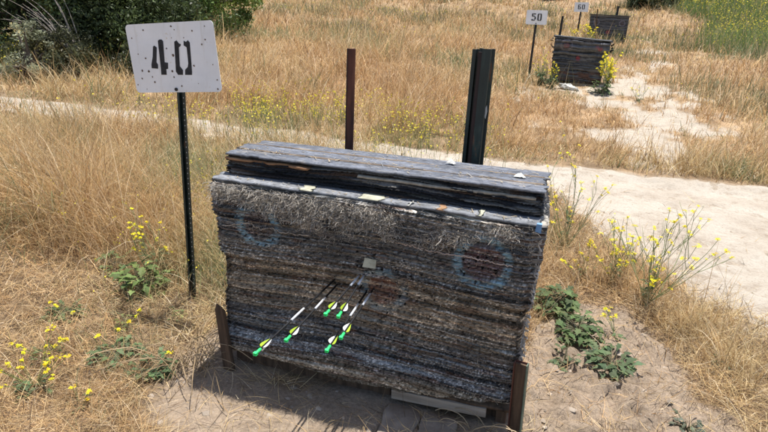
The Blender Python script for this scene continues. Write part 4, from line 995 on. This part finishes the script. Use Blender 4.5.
def up_right(n, r2):
    y = r2.uniform(13, 34, n)**1.0; x = r2.uniform(2, 24, n); a = np.arctan2(x, y)
    lim = 3.6+(y-15)*.10+(fbm(y*.5, x*.5, 710)-.5)*3
    k = (x > lim+np.clip(17-y, 0, 9)*.9) & (a < R(32)); return x[k], y[k]
drift('mustard_field', 60000, up_right, .3, .85, 'green field of yellow-flecked mustard on the slope at the upper right', seed=3, fs=.62, green=(.19, .26, .09), yel=.22, dry=.18)
def up_left(n, r2):
    x = r2.uniform(-12, -7.6, n); y = r2.normal(8.0, .6, n)+(x+8)*-.1; k = (y > 6.4) & (r2.random(n) < sstep(-7.4, -9, x)) & (fbm(x*1.2, y*1.2, 711) > .38); return x[k], y[k]
drift('weedy_fringe', 5200, up_left, .15, .6, 'tangle of green stems with small yellow flowers at the foot of the dark shrubs', seed=4, fs=.7, green=(.24, .25, .11), yel=.2)
def slope_tufts(n, r2):
    cx = r2.uniform(-16, 6, 60); cy = r2.uniform(9.5, 32, 60); k = r2.integers(0, 60, n)
    return cx[k]+r2.normal(0, .5, n), cy[k]+r2.normal(0, .4, n)
drift('green_tufts', 14000, slope_tufts, .18, .5, 'olive green weed tufts dotted over the dry slope', seed=5, fs=.6, green=(.19, .21, .11), yel=.05, dry=.25)

# ------------------------------------------------------------------ shrubs
def shrub(name, cx, cy, rx, ry, rz, nclump, nleaf, leaf, col, label, seed, group=None, cat='shrub', base_z=None, hollow=.55, csz=.35, up=.3, vert=1.0):
    r2 = np.random.default_rng(seed); zb = g(cx, cy) if base_z is None else base_z
    o = empty(name, (cx, cy, zb), label, cat, group)
    d = r2.normal(0, 1, (nclump, 3)); d /= np.linalg.norm(d, axis=1)[:, None]; d[:, 2] = np.abs(d[:, 2])*1.0-.12
    rad = r2.uniform(hollow, 1.0, nclump)[:, None]
    lump = .72+.5*fbm(d[:, 0]*2.2+5, d[:, 1]*2.2+d[:, 2]*1.5, seed)[:, None]
    cc = d*rad*lump*np.array([rx, ry, rz]); cc[:, 2] = np.maximum(cc[:, 2]+rz*.12, .05)
    k = r2.integers(0, nclump, nleaf); sc = csz*r2.uniform(.5, 1.3, nclump)[k][:, None]
    q = r2.normal(0, 1, (nleaf, 3)); q /= np.linalg.norm(q, axis=1)[:, None]; q *= r2.random((nleaf, 1))**.45
    P = cc[k]+q*sc*np.array([1, 1, .75]); P[:, 2] = np.abs(P[:, 2])
    a = r2.normal(0, 1, (nleaf, 3)); a[:, 2] += up; a /= np.linalg.norm(a, axis=1)[:, None]
    b = np.cross(a, r2.normal(0, 1, (nleaf, 3))); b /= np.linalg.norm(b, axis=1)[:, None]
    s = leaf*r2.uniform(.6, 1.3, (nleaf, 1))
    V = np.stack([P-a*s, P-b*s*.42, P+a*s, P+b*s*.42], 1).reshape(-1, 3); F = np.arange(len(V)).reshape(-1, 4)
    tint = r2.uniform(.55, 1.5, nclump)[k][:, None]*r2.uniform(.7, 1.3, (nleaf, 1)); ol = (r2.random(nclump) < .25)[k][:, None]
    c = np.array(col)*tint; c = np.where(ol, c*np.array([1.35, 1.1, .8]), c)
    mesh_np('crown', V, F, M_shrub, o, np.repeat(c, 4, 0))
    m = MB(); rr = random.Random(seed)
    for j in range(min(nclump, 26)):
        e = Vector(cc[j]); mid = Vector((e.x*.45, e.y*.45, e.z*.45+.12*rz)); b0 = Vector((rr.gauss(0, .08*rx), rr.gauss(0, .08*ry), -.1))
        m.tube([b0, mid.lerp(b0, .5)+Vector((rr.gauss(0, .06),)*3), mid, e], [.05*rz**.5, .04*rz**.5, .028*rz**.5, .008], 6)
    m.build('trunk', M_bark, o)
    return o
GRP = 'dark shrubs at the upper left'
shrub('evergreen_shrub', -9.9, 9.1, 2.7, 1.3, 2.9, 170, 70000, .042, (.088, .12, .046), 'largest dark green shrub, filling the upper left corner', 801, GRP, csz=.5)
shrub('evergreen_shrub', -8.5, 9.6, 1.65, 1.1, 2.7, 110, 42000, .042, (.084, .115, .044), 'dark shrub directly behind the 40 sign', 802, GRP, csz=.45)
shrub('evergreen_shrub', -9.6, 13.2, 1.9, 1.6, 2.9, 110, 40000, .045, (.125, .19, .048), 'brighter green rounded shrub right of the 40 sign', 803, GRP, csz=.42)
shrub('evergreen_shrub', -12.2, 8.3, 2.2, 1.3, 2.6, 100, 34000, .042, (.065, .088, .038), 'dark shrub cut by the left edge of the picture', 804, GRP, csz=.5)
shrub('sagebrush', -8.3, 7.9, 1.1, .6, .9, 60, 14000, .030, (.085, .090, .045), 'olive brown slanting brush in front of the dark shrubs', 805, GRP, csz=.28, hollow=.3)
shrub('sagebrush', -6.9, 8.7, .8, .5, .6, 50, 10000, .030, (.075, .085, .04), 'low olive brush at the foot of the shrub behind the 40 sign', 806, GRP, csz=.25, hollow=.3)
shrub('pale_bush', -8.45, 7.45, .55, .35, .95, 34, 2200, .026, (.40, .42, .28), 'pale yellow-green bush with whitish tips in front of the largest dark shrub', 807, csz=.13, hollow=.5)
# bare grey twigs in the dark shrub
o = empty('dead_branch', (-7.9, 8.0, g(-7.9, 8.0)), 'bare grey dead branches showing against the dark shrubs', 'branch')
m = MB(); rr = random.Random(5)
for k in range(46):
    p = Vector((rr.uniform(-.1, .1), rr.uniform(-.1, .1), .1)); e = rr.uniform(.7, 1.3); a = rr.uniform(2.2, 4.0); pts = [p]
    L = rr.uniform(.8, 1.9)
    for i in range(6): p = p+Vector((math.cos(a)*math.cos(e), math.sin(a)*math.cos(e)*.4, math.sin(e)))*L/6; a += rr.gauss(0, .15); e -= rr.uniform(0, .25); pts.append(p)
    m.tube(pts, [.012*(1-.13*i) for i in range(7)], 4, (.25, .22, .19), cap=False)
m.build('twig', colmat('dead_twig'), o)
# far dark shrubs along the top
for i, (x, y, rx, rz, lab) in enumerate([(3.4, 30.8, 1.1, .9, 'dark far bush at the left end of the row above the mustard field'), (5.2, 31.6, 1.4, 1.1, 'dark far bush second from the left above the mustard field'), (7.4, 32.6, 1.6, 1.3, 'dark far bush above the middle of the mustard field'), (10.2, 33.5, 1.8, 1.4, 'dark far bush at the right end above the mustard field'),
                                      (-1.0, 33.5, 1.0, .6, 'low dark far bush on the slope above the 50 sign'), (.9, 33.8, .9, .6, 'low dark far bush on the slope above the 60 sign')]):
    shrub('evergreen_shrub', x, y, rx, .9, rz, 50, 8000, .07, (.05, .065, .03), lab, 820+i, 'far bushes at the top of the slope', csz=.35)
